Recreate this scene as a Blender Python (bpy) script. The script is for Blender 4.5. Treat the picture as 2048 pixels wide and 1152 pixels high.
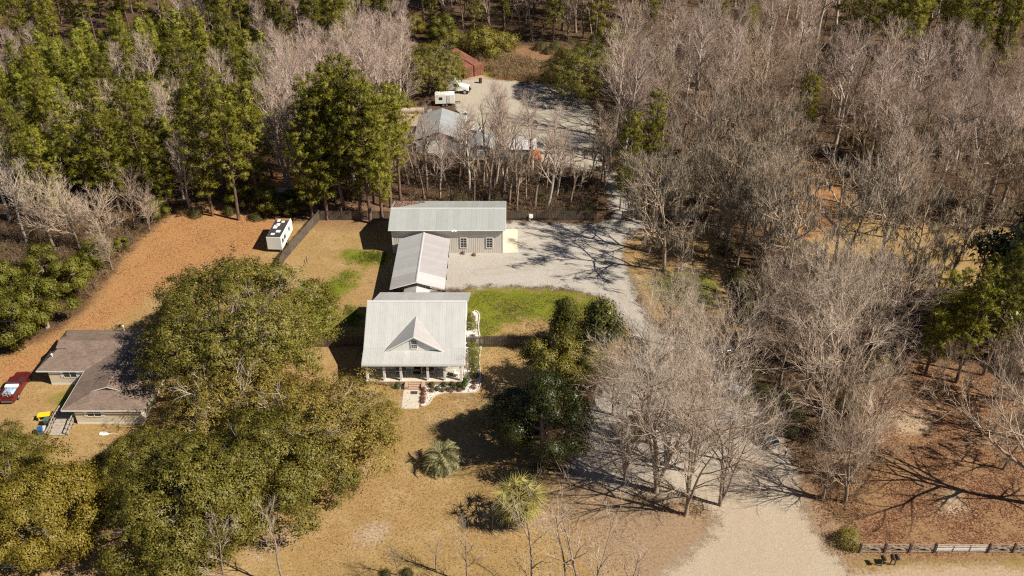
import bpy, math, random
import numpy as np
from mathutils import Vector, Matrix, geometry

for o in list(bpy.data.objects):
    bpy.data.objects.remove(o, do_unlink=True)
scene = bpy.context.scene
C = scene.collection
R = math.radians

# ------------------------------------------------------------------ camera, sky, sun, exposure
PITCH = R(34.0); FOC = 1870.0; HCAM = 80.0
cam_d = bpy.data.cameras.new('camera'); cam = bpy.data.objects.new('camera', cam_d); C.objects.link(cam)
cam.location = (0, 0, HCAM); cam.rotation_euler = (R(90) - PITCH, 0, 0)
cam_d.sensor_width = 36.0; cam_d.lens = 36.0 * FOC / 2048.0
cam_d.clip_start = 0.5; cam_d.clip_end = 8000
scene.camera = cam

SUN_EL = R(43.0); SUN_DIR = Vector((0.94, -0.34, 0)).normalized()        # horizontal direction towards the sun
world = bpy.data.worlds.new('World'); scene.world = world; world.use_nodes = True
wn = world.node_tree.nodes; wl = world.node_tree.links
for n in list(wn): wn.remove(n)
sky_n = wn.new('ShaderNodeTexSky'); sky_n.sky_type = 'NISHITA'; sky_n.sun_disc = False
sky_n.sun_elevation = SUN_EL; sky_n.sun_rotation = math.atan2(SUN_DIR.x, SUN_DIR.y)
sky_n.air_density = 0.55; sky_n.dust_density = 0.2
bg_n = wn.new('ShaderNodeBackground'); bg_n.inputs['Strength'].default_value = 0.05
ow_n = wn.new('ShaderNodeOutputWorld'); wl.new(sky_n.outputs[0], bg_n.inputs[0]); wl.new(bg_n.outputs[0], ow_n.inputs[0])
sun_d = bpy.data.lights.new('sun', 'SUN'); sun = bpy.data.objects.new('sun', sun_d); C.objects.link(sun)
sun_d.energy = 5.0; sun_d.angle = R(0.5); sun_d.color = (1.0, 0.91, 0.75)
to_sun = Vector((SUN_DIR.x * math.cos(SUN_EL), SUN_DIR.y * math.cos(SUN_EL), math.sin(SUN_EL)))
sun.rotation_euler = to_sun.to_track_quat('Z', 'Y').to_euler()
sun.location = (0, 0, 200)
vs = scene.view_settings
vs.view_transform = 'Standard'; vs.look = 'None'; vs.exposure = 0.58; vs.gamma = 1.0; vs.use_curve_mapping = False
scene.render.engine = 'CYCLES'
scene.cycles.max_bounces = 4; scene.cycles.diffuse_bounces = 2; scene.cycles.glossy_bounces = 2; scene.cycles.transmission_bounces = 3; scene.cycles.transparent_max_bounces = 8
scene.cycles.use_denoising = False
scene.cycles.pixel_filter_type = 'BLACKMAN_HARRIS'; scene.cycles.filter_width = 1.2

rng = np.random.default_rng(7)
random.seed(7)

# ------------------------------------------------------------------ helpers
def at(px, py, z=0.0):
    """point of the plane at height z that the photograph shows at pixel px, py"""
    u = (px - 1024) / FOC; v = (576 - py) / FOC
    dy = math.cos(PITCH) + v * math.sin(PITCH); dz = -math.sin(PITCH) + v * math.cos(PITCH)
    t = (HCAM - z) / -dz
    return (u * t, dy * t)

def tag(o, label=None, cat=None, group=None, kind=None):
    if label: o['label'] = label
    if cat: o['category'] = cat
    if group: o['group'] = group
    if kind: o['kind'] = kind
    return o

def empty(name, loc=(0, 0, 0), rz=0.0, label=None, cat=None, group=None):
    o = bpy.data.objects.new(name, None); C.objects.link(o)
    o.empty_display_size = 0.3
    o.location = loc; o.rotation_euler = (0, 0, rz)
    return tag(o, label, cat, group)

def link(name, me, parent=None, mat=None, loc=None, rot=None, scale=None):
    o = bpy.data.objects.new(name, me); C.objects.link(o)
    if mat is not None and len(me.materials) == 0: me.materials.append(mat)
    if parent is not None: o.parent = parent
    if loc is not None: o.location = loc
    if rot is not None: o.rotation_euler = rot
    if scale is not None: o.scale = scale
    return o

def np_mesh(name, V, F, mat=None, smooth=False, normals=None):
    me = bpy.data.meshes.new(name)
    V = np.asarray(V, dtype=np.float32)
    F = [np.asarray(f, dtype=np.int32) for f in F if len(f)]
    me.vertices.add(len(V)); me.vertices.foreach_set('co', V.ravel())
    lv = np.concatenate([f.ravel() for f in F])
    sz = np.concatenate([np.full(len(f), f.shape[1], dtype=np.int32) for f in F])
    st = np.concatenate([[0], np.cumsum(sz)[:-1]]).astype(np.int32)
    me.loops.add(len(lv)); me.loops.foreach_set('vertex_index', lv)
    me.polygons.add(len(sz)); me.polygons.foreach_set('loop_start', st)
    if smooth: me.polygons.foreach_set('use_smooth', np.ones(len(sz), dtype=bool))
    me.update(calc_edges=True)
    if normals is not None:
        me.polygons.foreach_set('use_smooth', np.ones(len(sz), dtype=bool))
        me.normals_split_custom_set_from_vertices(np.asarray(normals, dtype=np.float32).tolist())
    if mat is not None: me.materials.append(mat)
    return me

class MB:
    """collects shapes for ONE mesh"""
    def __init__(s): s.v = []; s.f = []
    def add(s, vs, fs):
        b = len(s.v); s.v += [tuple(p) for p in vs]; s.f += [tuple(i + b for i in f) for f in fs]; return s
    def box(s, x0, x1, y0, y1, z0, z1):
        return s.add([(x0, y0, z0), (x1, y0, z0), (x1, y1, z0), (x0, y1, z0), (x0, y0, z1), (x1, y0, z1), (x1, y1, z1), (x0, y1, z1)],
                     [(3, 2, 1, 0), (4, 5, 6, 7), (0, 1, 5, 4), (1, 2, 6, 5), (2, 3, 7, 6), (3, 0, 4, 7)])
    def cbox(s, c, d, rot=None):
        b = MB().box(-d[0] / 2, d[0] / 2, -d[1] / 2, d[1] / 2, -d[2] / 2, d[2] / 2)
        m = rot if rot is not None else Matrix.Identity(3)
        return s.add([m @ Vector(p) + Vector(c) for p in b.v], b.f)
    def bar(s, a, b, w, h):
        a = Vector(a); b = Vector(b); d = b - a; L = d.length
        q = d.to_track_quat('X', 'Z').to_matrix()
        return s.cbox((a + b) / 2, (L, w, h), q)
    def prism(s, poly, z0, z1):
        n = len(poly)
        return s.add([(p[0], p[1], z0) for p in poly] + [(p[0], p[1], z1) for p in poly],
                     [tuple(range(n - 1, -1, -1)), tuple(range(n, 2 * n))] + [(i, (i + 1) % n, (i + 1) % n + n, i + n) for i in range(n)])
    def slab(s, pts, t):
        """planar polygon (3D points) given thickness t along -normal"""
        P = [Vector(p) for p in pts]; n = len(P)
        nr = (P[1] - P[0]).cross(P[2] - P[0]).normalized()
        Q = [p - nr * t for p in P]
        return s.add(P + Q, [tuple(range(n)), tuple(range(2 * n - 1, n - 1, -1))] + [((i + 1) % n, i, i + n, (i + 1) % n + n) for i in range(n)])
    def tube(s, pts, rad, k=6, caps=True):
        pts = [Vector(p) for p in pts]; n = len(pts)
        if not hasattr(rad, '__len__'): rad = [rad] * n
        vs = []; fs = []
        for i, p in enumerate(pts):
            t = (pts[min(i + 1, n - 1)] - pts[max(i - 1, 0)]).normalized()
            u = t.cross(Vector((0, 0, 1))) if abs(t.z) < 0.95 else t.cross(Vector((1, 0, 0)))
            u.normalize(); w = t.cross(u)
            for j in range(k):
                a = 2 * math.pi * j / k
                vs.append(p + (u * math.cos(a) + w * math.sin(a)) * rad[i])
        for i in range(n - 1):
            for j in range(k):
                fs.append((i * k + j, i * k + (j + 1) % k, (i + 1) * k + (j + 1) % k, (i + 1) * k + j))
        if caps: fs += [tuple(range(k - 1, -1, -1)), tuple(range((n - 1) * k, n * k))]
        return s.add(vs, fs)
    def loft(s, rings):
        n = len(rings[0]); vs = [p for r in rings for p in r]; fs = []
        for i in range(len(rings) - 1):
            for j in range(n):
                fs.append((i * n + j, i * n + (j + 1) % n, (i + 1) * n + (j + 1) % n, (i + 1) * n + j))
        fs += [tuple(range(n - 1, -1, -1)), tuple(range((len(rings) - 1) * n, len(rings) * n))]
        return s.add(vs, fs)
    def mesh(s, name, mat=None, smooth=False):
        me = bpy.data.meshes.new(name); me.from_pydata(s.v, [], s.f); me.update()
        if smooth:
            me.polygons.foreach_set('use_smooth', np.ones(len(me.polygons), dtype=bool))
        if mat is not None: me.materials.append(mat)
        return me
    def build(s, name, mat, parent=None, smooth=False, bevel=0.0, loc=None, rot=None):
        o = link(name, s.mesh(name, mat, smooth), parent, None, loc, rot)
        if bevel:
            m = o.modifiers.new('bevel', 'BEVEL'); m.width = bevel; m.segments = 2; m.limit_method = 'ANGLE'
        return o

# ------------------------------------------------------------------ materials
class NT:
    def __init__(s, name):
        s.m = bpy.data.materials.new(name); s.m.use_nodes = True
        s.t = s.m.node_tree; s.n = s.t.nodes; s.l = s.t.links
        for q in list(s.n): s.n.remove(q)
        s.out = s.n.new('ShaderNodeOutputMaterial')
    def put(s, sock, v):
        if v is None: return
        if isinstance(v, bpy.types.NodeSocket): s.l.new(v, sock)
        elif hasattr(v, '__len__') and sock.type == 'RGBA' and len(v) == 3: sock.default_value = (*v, 1)
        else: sock.default_value = v
    def node(s, t, out=0, **kw):
        q = s.n.new(t)
        for k, v in kw.items():
            if k.startswith('_'): setattr(q, k[1:], v)
            else: s.put(q.inputs[k.replace('__', ' ')], v)
        return q.outputs[out] if out is not None else q
    def pos(s): return s.node('ShaderNodeNewGeometry', 'Position')
    def island(s): return s.node('ShaderNodeNewGeometry', 'Random Per Island')
    def objrand(s): return s.node('ShaderNodeObjectInfo', 'Random')
    def obj(s): return s.node('ShaderNodeTexCoord', 'Object')
    def attr(s, a): return s.node('ShaderNodeAttribute', 'Fac', _attribute_name=a)
    def noise(s, sc, det=3, vec=None, rough=0.55): return s.node('ShaderNodeTexNoise', 'Fac', Scale=sc, Detail=det, Roughness=rough, Vector=vec)
    def voro(s, sc, vec=None, out='Color'): return s.node('ShaderNodeTexVoronoi', out, Scale=sc, Vector=vec)
    def math(s, op, a, b=None, c=None, clamp=False):
        q = s.n.new('ShaderNodeMath'); q.operation = op; q.use_clamp = clamp
        s.put(q.inputs[0], a); s.put(q.inputs[1], b)
        if c is not None: s.put(q.inputs[2], c)
        return q.outputs[0]
    def mix(s, f, a, b, mode='MIX'):
        q = s.n.new('ShaderNodeMix'); q.data_type = 'RGBA'; q.blend_type = mode
        s.put(q.inputs[0], f); s.put(q.inputs[6], a); s.put(q.inputs[7], b); return q.outputs[2]
    def ramp(s, f, stops):
        q = s.n.new('ShaderNodeValToRGB'); e = q.color_ramp.elements
        while len(e) < len(stops): e.new(0.5)
        for i, (p, c) in enumerate(stops):
            e[i].position = p; e[i].color = (*c, 1) if len(c) == 3 else c
        s.put(q.inputs[0], f); return q.outputs[0]
    def map(s, v, sc):
        return s.node('ShaderNodeMapping', 0, Vector=v, Scale=sc)
    def bump(s, h, d=0.05, st=0.6): return s.node('ShaderNodeBump', 0, Height=h, Distance=d, Strength=st)
    def bsdf(s, col, rough=0.8, metal=0.0, normal=None, spec=0.3, coat=0.0):
        q = s.n.new('ShaderNodeBsdfPrincipled')
        s.put(q.inputs['Base Color'], col); s.put(q.inputs['Roughness'], rough); s.put(q.inputs['Metallic'], metal)
        s.put(q.inputs['Specular IOR Level'], spec); s.put(q.inputs['Coat Weight'], coat)
        if normal is not None: s.l.new(normal, q.inputs['Normal'])
        return q.outputs[0]
    def done(s, sh): s.l.new(sh, s.out.inputs['Surface']); return s.m

def plain(name, col, rough=0.7, metal=0.0, var=0.12, sc=2.0, spec=0.3, coat=0.0, bump=0.0, objvar=0.0):
    t = NT(name); v = t.obj()
    n = t.noise(sc, 5, v, 0.65)
    a = tuple(max(0, c * (1 - var)) for c in col); b = tuple(min(1, c * (1 + var)) for c in col)
    k = t.ramp(n, [(0.3, a), (0.7, b)])
    if objvar:
        g = t.math('MULTIPLY_ADD', t.objrand(), 2 * objvar, 1 - objvar)
        k = t.mix(1.0, k, t.node('ShaderNodeCombineColor', 0, Red=g, Green=g, Blue=g), 'MULTIPLY')
    nm = t.bump(t.noise(sc * 8, 4, v), 0.02, bump) if bump else None
    return t.done(t.bsdf(k, rough, metal, nm, spec, coat))

def leafmat(name, cols, rough=0.55, trans=0.25, objv=0.25, spec=0.25):
    """foliage: every leaf its own tone, every plant a little lighter or darker"""
    t = NT(name)
    n = len(cols)
    k = t.ramp(t.island(), [(i / max(1, n - 1), c) for i, c in enumerate(cols)])
    big = t.noise(0.35, 2, t.pos())
    g = t.math('MULTIPLY', t.math('MULTIPLY_ADD', t.objrand(), 2 * objv, 1 - objv), t.math('MULTIPLY_ADD', big, 0.7, 0.65))
    k = t.mix(1.0, k, t.node('ShaderNodeCombineColor', 0, Red=g, Green=g, Blue=g), 'MULTIPLY')
    b = t.bsdf(k, rough, 0, None, spec)
    if trans <= 0: return t.done(b)
    tr = t.node('ShaderNodeBsdfTranslucent', 0, Color=t.mix(1.0, k, (1.2, 1.15, 0.6), 'MULTIPLY'))
    mx = t.node('ShaderNodeMixShader', None)
    mx.inputs[0].default_value = trans; t.l.new(b, mx.inputs[1]); t.l.new(tr, mx.inputs[2])
    return t.done(mx.outputs[0])

def barkmat(name, a, b, c, sc=3.0, objv=0.2):
    t = NT(name); v = t.obj()
    n = t.noise(sc, 5, t.map(v, (1, 1, 0.35)), 0.7)
    k = t.ramp(n, [(0.25, a), (0.5, b), (0.78, c)])
    g = t.math('MULTIPLY_ADD', t.objrand(), 2 * objv, 1 - objv)
    k = t.mix(1.0, k, t.node('ShaderNodeCombineColor', 0, Red=g, Green=g, Blue=g), 'MULTIPLY')
    return t.done(t.bsdf(k, 0.9, 0, t.bump(n, 0.05, 0.5), 0.1))
# ------------------------------------------------------------------ ground
def world_poly(px):
    return np.array([at(x, y) for x, y in px])

def smooth_poly(P, n=6):
    P = np.asarray(P, float); m = len(P); out = []
    for i in range(m):
        p0, p1, p2, p3 = P[i - 1], P[i], P[(i + 1) % m], P[(i + 2) % m]
        for k in range(n):
            t = k / n
            out.append(0.5 * ((2 * p1) + (-p0 + p2) * t + (2 * p0 - 5 * p1 + 4 * p2 - p3) * t * t + (-p0 + 3 * p1 - 3 * p2 + p3) * t ** 3))
    return np.array(out)

def sdist(X, Y, P):
    """signed distance, positive inside"""
    d = np.full(X.shape, 1e9); ins = np.zeros(X.shape, bool); m = len(P)
    for i in range(m):
        ax, ay = P[i]; bx, by = P[(i + 1) % m]
        ex, ey = bx - ax, by - ay; L = ex * ex + ey * ey + 1e-9
        t = np.clip(((X - ax) * ex + (Y - ay) * ey) / L, 0, 1)
        d = np.minimum(d, np.hypot(X - ax - t * ex, Y - ay - t * ey))
        c = ((ay > Y) != (by > Y)) & (X < (bx - ax) * (Y - ay) / (by - ay + 1e-12) + ax)
        ins ^= c
    return np.where(ins, d, -d)

LAWN = [
    [(-80, 735), (0, 715), (110, 670), (190, 605), (250, 520), (330, 440), (415, 412), (520, 440), (600, 445), (640, 445), (790, 448), (790, 600), (730, 690), (640, 950), (620, 1240), (-80, 1240)],
    [(560, 1240), (620, 950), (720, 700), (960, 690), (1095, 690), (1060, 820), (1120, 950), (1200, 1010), (1290, 1090), (1290, 1240)],
    [(925, 583), (1100, 583), (1210, 608), (1260, 690), (1100, 720), (925, 700)],
    [(1250, 480), (1430, 470), (1490, 600), (1500, 660), (1330, 660), (1290, 600)],
    [(1560, 345), (1640, 325), (1760, 420), (2070, 470), (2070, 570), (1900, 580), (1560, 500)],
    [(1690, 1112), (2070, 1104), (2070, 1150), (1770, 1150)],
    [(940, 120), (1000, 140), (1000, 165), (940, 160)]]
STRAW = [
    [(-80, 735), (0, 715), (110, 670), (190, 605), (250, 520), (330, 440), (415, 412), (560, 430), (530, 500), (380, 540), (240, 640), (60, 750), (-80, 800)],
    [(1560, 345), (1640, 325), (1700, 400), (1600, 480)], [(540, 345), (600, 330), (640, 390), (560, 420)], [(900, 105), (1000, 110), (1110, 125), (1250, 158), (1160, 172), (960, 165), (900, 140)]]
GREEN = [
    [(930, 584), (1100, 583), (1205, 606), (1170, 640), (1060, 640), (1000, 655), (975, 690), (935, 690)],
    [(690, 500), (770, 505), (768, 530), (700, 525)], [(640, 575), (700, 540), (715, 560), (660, 620), (640, 640)],
    [(1300, 560), (1400, 540), (1440, 600), (1340, 610)], [(690, 610), (730, 630), (700, 655)],
    [(110, 790), (170, 760), (200, 765), (150, 810)], [(1740, 1118), (2070, 1112), (2070, 1135), (1760, 1135)],
    [(945, 125), (985, 140), (975, 160), (945, 156)], [(610, 560), (680, 640), (640, 680), (590, 600)]]
LITTER = [
    [(1740, 720), (1960, 730), (2080, 850), (2080, 1108), (1690, 1112), (1640, 1060), (1605, 930), (1680, 880), (1700, 800)],
    [(590, 400), (800, 420), (800, 455), (640, 452)],
    [(150, 1000), (260, 960), (300, 1100), (180, 1120)], [(1240, 700), (1350, 720), (1330, 800), (1230, 780)], [(1020, 105), (1060, 92), (1200, 105), (1240, 140), (1120, 128)]]
SAND = [
    [(712, 1062), (740, 1048), (775, 1052), (765, 1080), (720, 1088)], [(1885, 1000), (1915, 985), (1930, 1020), (1895, 1035)],
    [(800, 225), (870, 230), (885, 250), (830, 275), (800, 262)], [(1690, 1146), (2080, 1142), (2080, 1260), (1690, 1260)],
    [(195, 1100), (250, 1090), (260, 1125), (200, 1130)], [(1780, 830), (1830, 815), (1870, 850), (1800, 870)], [(1050, 1035), (1090, 1030), (1085, 1060)],
    [(930, 155), (965, 150), (990, 165), (940, 175)]]
DIRT = [[(1110, 930), (1250, 950), (1450, 1000), (1450, 1110), (1340, 1200), (1230, 1150), (1170, 1080), (1110, 1000)], [(1620, 960), (1680, 1060), (1700, 1120), (1640, 1120), (1580, 960)], [(1240, 690), (1420, 680), (1500, 760), (1560, 850), (1480, 900), (1300, 760)]]
GRAVEL_DRIVE = [(790, 590), (795, 490), (990, 490), (1000, 438), (1195, 440), (1205, 400), (1190, 335), (1235, 330), (1270, 400), (1300, 441), (1330, 445), (1262, 490), (1280, 560), (1303, 622),
                (1345, 660), (1440, 680), (1500, 750), (1545, 830), (1600, 910), (1625, 1000), (1665, 1075), (1730, 1152), (1745, 1260), (1265, 1260), (1288, 1150),
                (1340, 1105), (1405, 1045), (1370, 1022), (1250, 1008), (1115, 955), (1140, 880), (1170, 800), (1215, 740), (1258, 692), (1222, 640), (1200, 606), (1130, 586), (1020, 583), (935, 585)]
GRAVEL_LOT = [(900, 168), (945, 156), (1060, 162), (1150, 172), (1185, 205), (1200, 270), (1210, 345), (1120, 335), (1020, 310), (960, 300), (935, 255), (905, 215)]

xs = np.concatenate([[-4000, -1500, -600, -300, -200], np.arange(-160, 161, 1.0), [200, 300, 600, 1500, 4000]])
ys = np.concatenate([[-3000, -800, -200, -50, 0, 20, 30], np.arange(40, 300, 1.0), [310, 350, 450, 700, 1500, 3500, 6000]])
GX, GY = np.meshgrid(xs, ys)
ni, nj = GX.shape
idx = np.arange(ni * nj).reshape(ni, nj)
F = np.stack([idx[:-1, :-1], idx[:-1, 1:], idx[1:, 1:], idx[1:, :-1]], -1).reshape(-1, 4)
def relief(X, Y):
    return 0.0 * X
gme = np_mesh('ground', np.stack([GX, GY, relief(GX, GY)], -1).reshape(-1, 3), [F], smooth=True)
def set_attr(me, name, val):
    a = me.attributes.new(name, 'FLOAT', 'POINT'); a.data.foreach_set('value', np.asarray(val, dtype=np.float32).ravel())
for nm, polys, fe in (('lawn', LAWN, 2.2), ('straw', STRAW, 2.5), ('green', GREEN, 2.2), ('litter', LITTER, 2.5), ('sand', SAND, 1.6), ('dirt', DIRT, 4.0)):
    v = np.zeros(GX.shape)
    for p in polys:
        v = np.maximum(v, np.clip(0.5 + sdist(GX, GY, smooth_poly(world_poly(p), 4)) / (2 * fe), 0, 1))
    set_attr(gme, nm, v)

t = NT('ground_cover'); p = t.pos()
n_big = t.noise(0.06, 4, p); n_mid = t.noise(0.45, 5, p, 0.65); n_fine = t.noise(3.2, 4, p, 0.7); n_xf = t.noise(11.0, 3, p, 0.7)
vor = t.voro(6.5, p); vorb = t.math('MULTIPLY', t.node('ShaderNodeSeparateColor', 0, Color=vor), 1.0)
grain = t.math('ADD', t.math('MULTIPLY', n_fine, 0.55), t.math('MULTIPLY', n_xf, 0.45))
def edge(a, k=0.9, sharp=2.6):
    s = t.math('ADD', t.attr(a), t.math('MULTIPLY', t.math('SUBTRACT', t.math('ADD', t.math('MULTIPLY', n_mid, 0.6), t.math('MULTIPLY', n_fine, 0.4)), 0.5), k))
    return t.math('MULTIPLY_ADD', t.math('SUBTRACT', s, 0.5), sharp, 0.5, clamp=True)
def tri(f, a, b, c): return t.ramp(f, [(0.32, a), (0.5, b), (0.68, c)])
floor_c = t.mix(t.math('MULTIPLY', n_mid, 0.8), tri(grain, (0.03, 0.018, 0.011), (0.08, 0.049, 0.03), (0.18, 0.117, 0.074)), tri(vorb, (0.05, 0.03, 0.017), (0.115, 0.065, 0.034), (0.2, 0.125, 0.07)))
lawn_c = tri(grain, (0.2, 0.112, 0.042), (0.33, 0.205, 0.09), (0.45, 0.305, 0.155))
lawn_c = t.mix(t.math('MULTIPLY_ADD', n_big, 2.6, -0.85, clamp=True), lawn_c, tri(grain, (0.19, 0.125, 0.04), (0.31, 0.215, 0.085), (0.41, 0.3, 0.15)))
lawn_c = t.mix(t.math('MULTIPLY_ADD', n_mid, 3.0, -1.75, clamp=True), lawn_c, (0.2, 0.15, 0.045))
lawn_c = t.mix(t.math('MULTIPLY', t.math('MULTIPLY_ADD', t.noise(.22, 5, p, .7), 5, -2.4, clamp=True), .7), lawn_c, tri(grain, (.24, .165, .075), (.42, .3, .16), (.54, .41, .25)))
lawn_c = t.mix(t.math('MULTIPLY', t.math('MULTIPLY_ADD', t.noise(.9, 5, p, .75), 6, -3.4, clamp=True), .6), lawn_c, (.13, .085, .035))
straw_c = tri(grain, (0.23, 0.105, 0.04), (0.37, 0.19, 0.08), (0.49, 0.3, 0.15))
green_c = tri(grain, (0.085, 0.1, 0.008), (0.145, 0.17, 0.014), (0.23, 0.235, 0.035))
litter_c = t.mix(0.55, tri(vorb, (0.09, 0.038, 0.017), (0.23, 0.112, 0.052), (0.42, 0.245, 0.14)), tri(grain, (0.05, 0.028, 0.017), (0.2, 0.115, 0.066), (0.34, 0.22, 0.14)))
litter_c = t.mix(t.math('MULTIPLY_ADD', t.noise(.16, 4, p, .65), 3.4, -1.35, clamp=True), litter_c, tri(grain, (.14, .075, .035), (.27, .165, .085), (.4, .27, .16)))
sand_c = tri(grain, (0.26, 0.185, 0.12), (0.39, 0.29, 0.2), (0.52, 0.41, 0.3))
c = t.mix(edge('lawn'), floor_c, lawn_c)
c = t.mix(edge('straw', 1.0, 1.3), c, straw_c)
c = t.mix(t.math('MULTIPLY', t.math('MULTIPLY', edge('green', 2.6, 2.4), t.math('MULTIPLY_ADD', n_mid, 3.0, -.35, clamp=True)), 0.97), c, green_c)
c = t.mix(edge('litter', 1.1, 1.6), c, litter_c)
c = t.mix(edge('dirt', 1.3, 1.4), c, tri(grain, (0.15, 0.095, 0.058), (0.29, 0.2, 0.13), (0.42, 0.31, 0.21)))
c = t.mix(edge('sand', 1.5, 2.2), c, sand_c)
gm = t.done(t.bsdf(c, 0.95, 0, t.bump(grain, 0.12, 0.7), 0.1))
ground = link('ground', gme, None, gm); tag(ground, 'leaf-strewn ground with dry straw-coloured lawns', 'ground', kind='structure')

def patch(name, P, z, mat, step=1.2, label=None, holes=()):
    """a sheet over a ground polygon; 'edge' holds the distance to its border"""
    P = np.asarray(P, float)
    lo = P.min(0); hi = P.max(0)
    gx, gy = np.meshgrid(np.arange(lo[0], hi[0], step), np.arange(lo[1], hi[1], step))
    gx = gx.ravel() + rng.uniform(-.2, .2, gx.size) * step; gy = gy.ravel() + rng.uniform(-.2, .2, gy.size) * step
    d = sdist(gx, gy, P); k = d > step * 0.5
    pts = [Vector(q) for q in P] + [Vector(q) for q in np.stack([gx[k], gy[k]], -1)]
    n = len(P)
    vs_, _, fs_, *_r = geometry.delaunay_2d_cdt(pts, [(i, (i + 1) % n) for i in range(n)], [], 1, 1e-5)
    V = np.array([(v.x, v.y, z) for v in vs_])
    me = bpy.data.meshes.new(name); me.from_pydata([tuple(q) for q in V], [], [tuple(f) for f in fs_]); me.update()
    set_attr(me, 'edge', np.maximum(0, sdist(V[:, 0], V[:, 1], P)))
    ln = np.zeros(len(V))
    for pl in LANES:
        q = world_poly(pl)
        for k in range(len(q) - 1):
            e = q[k + 1] - q[k]; tt = np.clip(((V[:, :2] - q[k]) @ e) / (e @ e), 0, 1); dd = np.hypot(*(V[:, :2] - q[k] - tt[:, None] * e).T)
            ln = np.maximum(ln, np.exp(-((dd - .85) / .38) ** 2))
    set_attr(me, 'lane', ln)
    me.materials.append(mat)
    if me.polygons and me.polygons[0].normal.z < 0: me.flip_normals()
    o = link(name, me)
    tag(o, label, name.replace('_', ' '), kind='structure')
    return o

def gravelmat(name, cols, dirt, feather=1.0):
    t = NT(name); p = t.pos()
    nb = t.noise(0.09, 4, p); nm = t.noise(0.7, 5, p, 0.65); nf = t.noise(6.0, 4, p, 0.75); v = t.node('ShaderNodeSeparateColor', 0, Color=t.voro(9.0, p))
    g = t.math('ADD', t.math('MULTIPLY', nf, 0.6), t.math('MULTIPLY', v, 0.4))
    a = t.ramp(g, [(0.25, cols[0]), (0.5, cols[1]), (0.75, cols[2])])
    a = t.mix(t.math('MULTIPLY', t.math('MULTIPLY_ADD', t.math('ADD', t.math('MULTIPLY', nm, .5), t.math('MULTIPLY', t.noise(.25, 4, p, .7), .5)), 5, -2.1, clamp=True), 0.6), a, t.mix(0.5, a, dirt))
    st = t.noise(1.0, 4, t.map(p, (.9, .12, 1)), .6)
    a = t.mix(t.math('MULTIPLY', t.math('MULTIPLY_ADD', st, 4, -1.9, clamp=True), .22), a, (.3, .27, .23))
    a = t.mix(t.math('MULTIPLY', t.math('MULTIPLY', t.attr('lane'), t.math('MULTIPLY_ADD', nm, 2.2, -.5, clamp=True)), .5), a, (.27, .235, .19))
    yy = t.node('ShaderNodeSeparateXYZ', 1, Vector=p)
    warm = t.math('MULTIPLY_ADD', t.math('SUBTRACT', 92.0, yy), 0.05, t.math('MULTIPLY', t.math('SUBTRACT', nb, 0.5), 1.2), clamp=True)
    a = t.mix(t.math('MULTIPLY', warm, 0.75), a, t.ramp(g, [(0.25, tuple(x * .85 for x in dirt)), (0.5, dirt), (0.75, tuple(min(1, x * 1.14) for x in dirt))]))
    sh = t.bsdf(a, 0.95, 0, t.bump(g, 0.06, 0.6), 0.1)
    e = t.math('ADD', t.math('DIVIDE', t.attr('edge'), feather), t.math('MULTIPLY', t.math('SUBTRACT', t.math('ADD', t.math('MULTIPLY', nm, 0.5), t.math('MULTIPLY', nf, 0.5)), 0.5), 2.4))
    k = t.math('MULTIPLY_ADD', t.math('SUBTRACT', e, 0.35), 4.0, 0.5, clamp=True)
    mx = t.node('ShaderNodeMixShader', None); t.l.new(k, mx.inputs[0])
    t.l.new(t.node('ShaderNodeBsdfTransparent', 0), mx.inputs[1]); t.l.new(sh, mx.inputs[2])
    return t.done(mx.outputs[0])
M = {}
LANES = [[(1500, 1240), (1500, 1100), (1490, 980), (1430, 860), (1370, 760), (1300, 670), (1260, 600), (1180, 550), (1080, 530), (960, 545)], [(1500, 1240), (1440, 1080), (1500, 960), (1540, 880)], [(1260, 600), (1230, 540), (1180, 480), (1100, 465), (1040, 480)], [(1230, 540), (1250, 440), (1215, 340)], [(1370, 760), (1290, 850), (1240, 930)]]
M['gravel'] = gravelmat('pale_gravel', ((0.36, 0.335, 0.31), (0.43, 0.405, 0.38), (0.5, 0.475, 0.45)), (0.4, 0.315, 0.225), 4.2)
M['lot'] = gravelmat('lot_gravel', ((0.34, 0.305, 0.26), (0.41, 0.37, 0.315), (0.48, 0.44, 0.38)), (0.4, 0.32, 0.22), 2.0)
patch('driveway', smooth_poly(world_poly(GRAVEL_DRIVE), 4), 0.006, M['gravel'], .55, 'pale gravel driveway curving past the houses')
patch('gravel_yard', smooth_poly(world_poly(GRAVEL_LOT), 4), 0.006, M['lot'], 2.0, 'tan gravel yard behind the wood')
# ------------------------------------------------------------------ vegetation: shapes
def unit(v): return v / (np.linalg.norm(v, axis=-1, keepdims=True) + 1e-9)

def sweep(lines, k):
    """tubes along polylines; lines = [(pts, radii)]"""
    VV = []; FF = []; b = 0
    ang = np.arange(k) * 2 * np.pi / k
    ca, sa = np.cos(ang)[None, :, None], np.sin(ang)[None, :, None]
    for P, r in lines:
        n = len(P)
        T = unit(np.gradient(P, axis=0))
        ref = np.array([0.3, 0.2, 1.0]) if abs(T[0, 2]) < 0.9 else np.array([1.0, 0.2, 0.1])
        U = unit(np.cross(T, ref)); W = np.cross(T, U)
        VV.append((P[:, None] + r[:, None, None] * (U[:, None] * ca + W[:, None] * sa)).reshape(-1, 3))
        i = np.arange(n - 1)[:, None] * k + b; j = np.arange(k)[None]
        j2 = (j + 1) % k
        FF.append(np.stack([i + j, i + j2, i + k + j2, i + k + j], -1).reshape(-1, 4))
        b += n * k
    return np.concatenate(VV), np.concatenate(FF)

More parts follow.
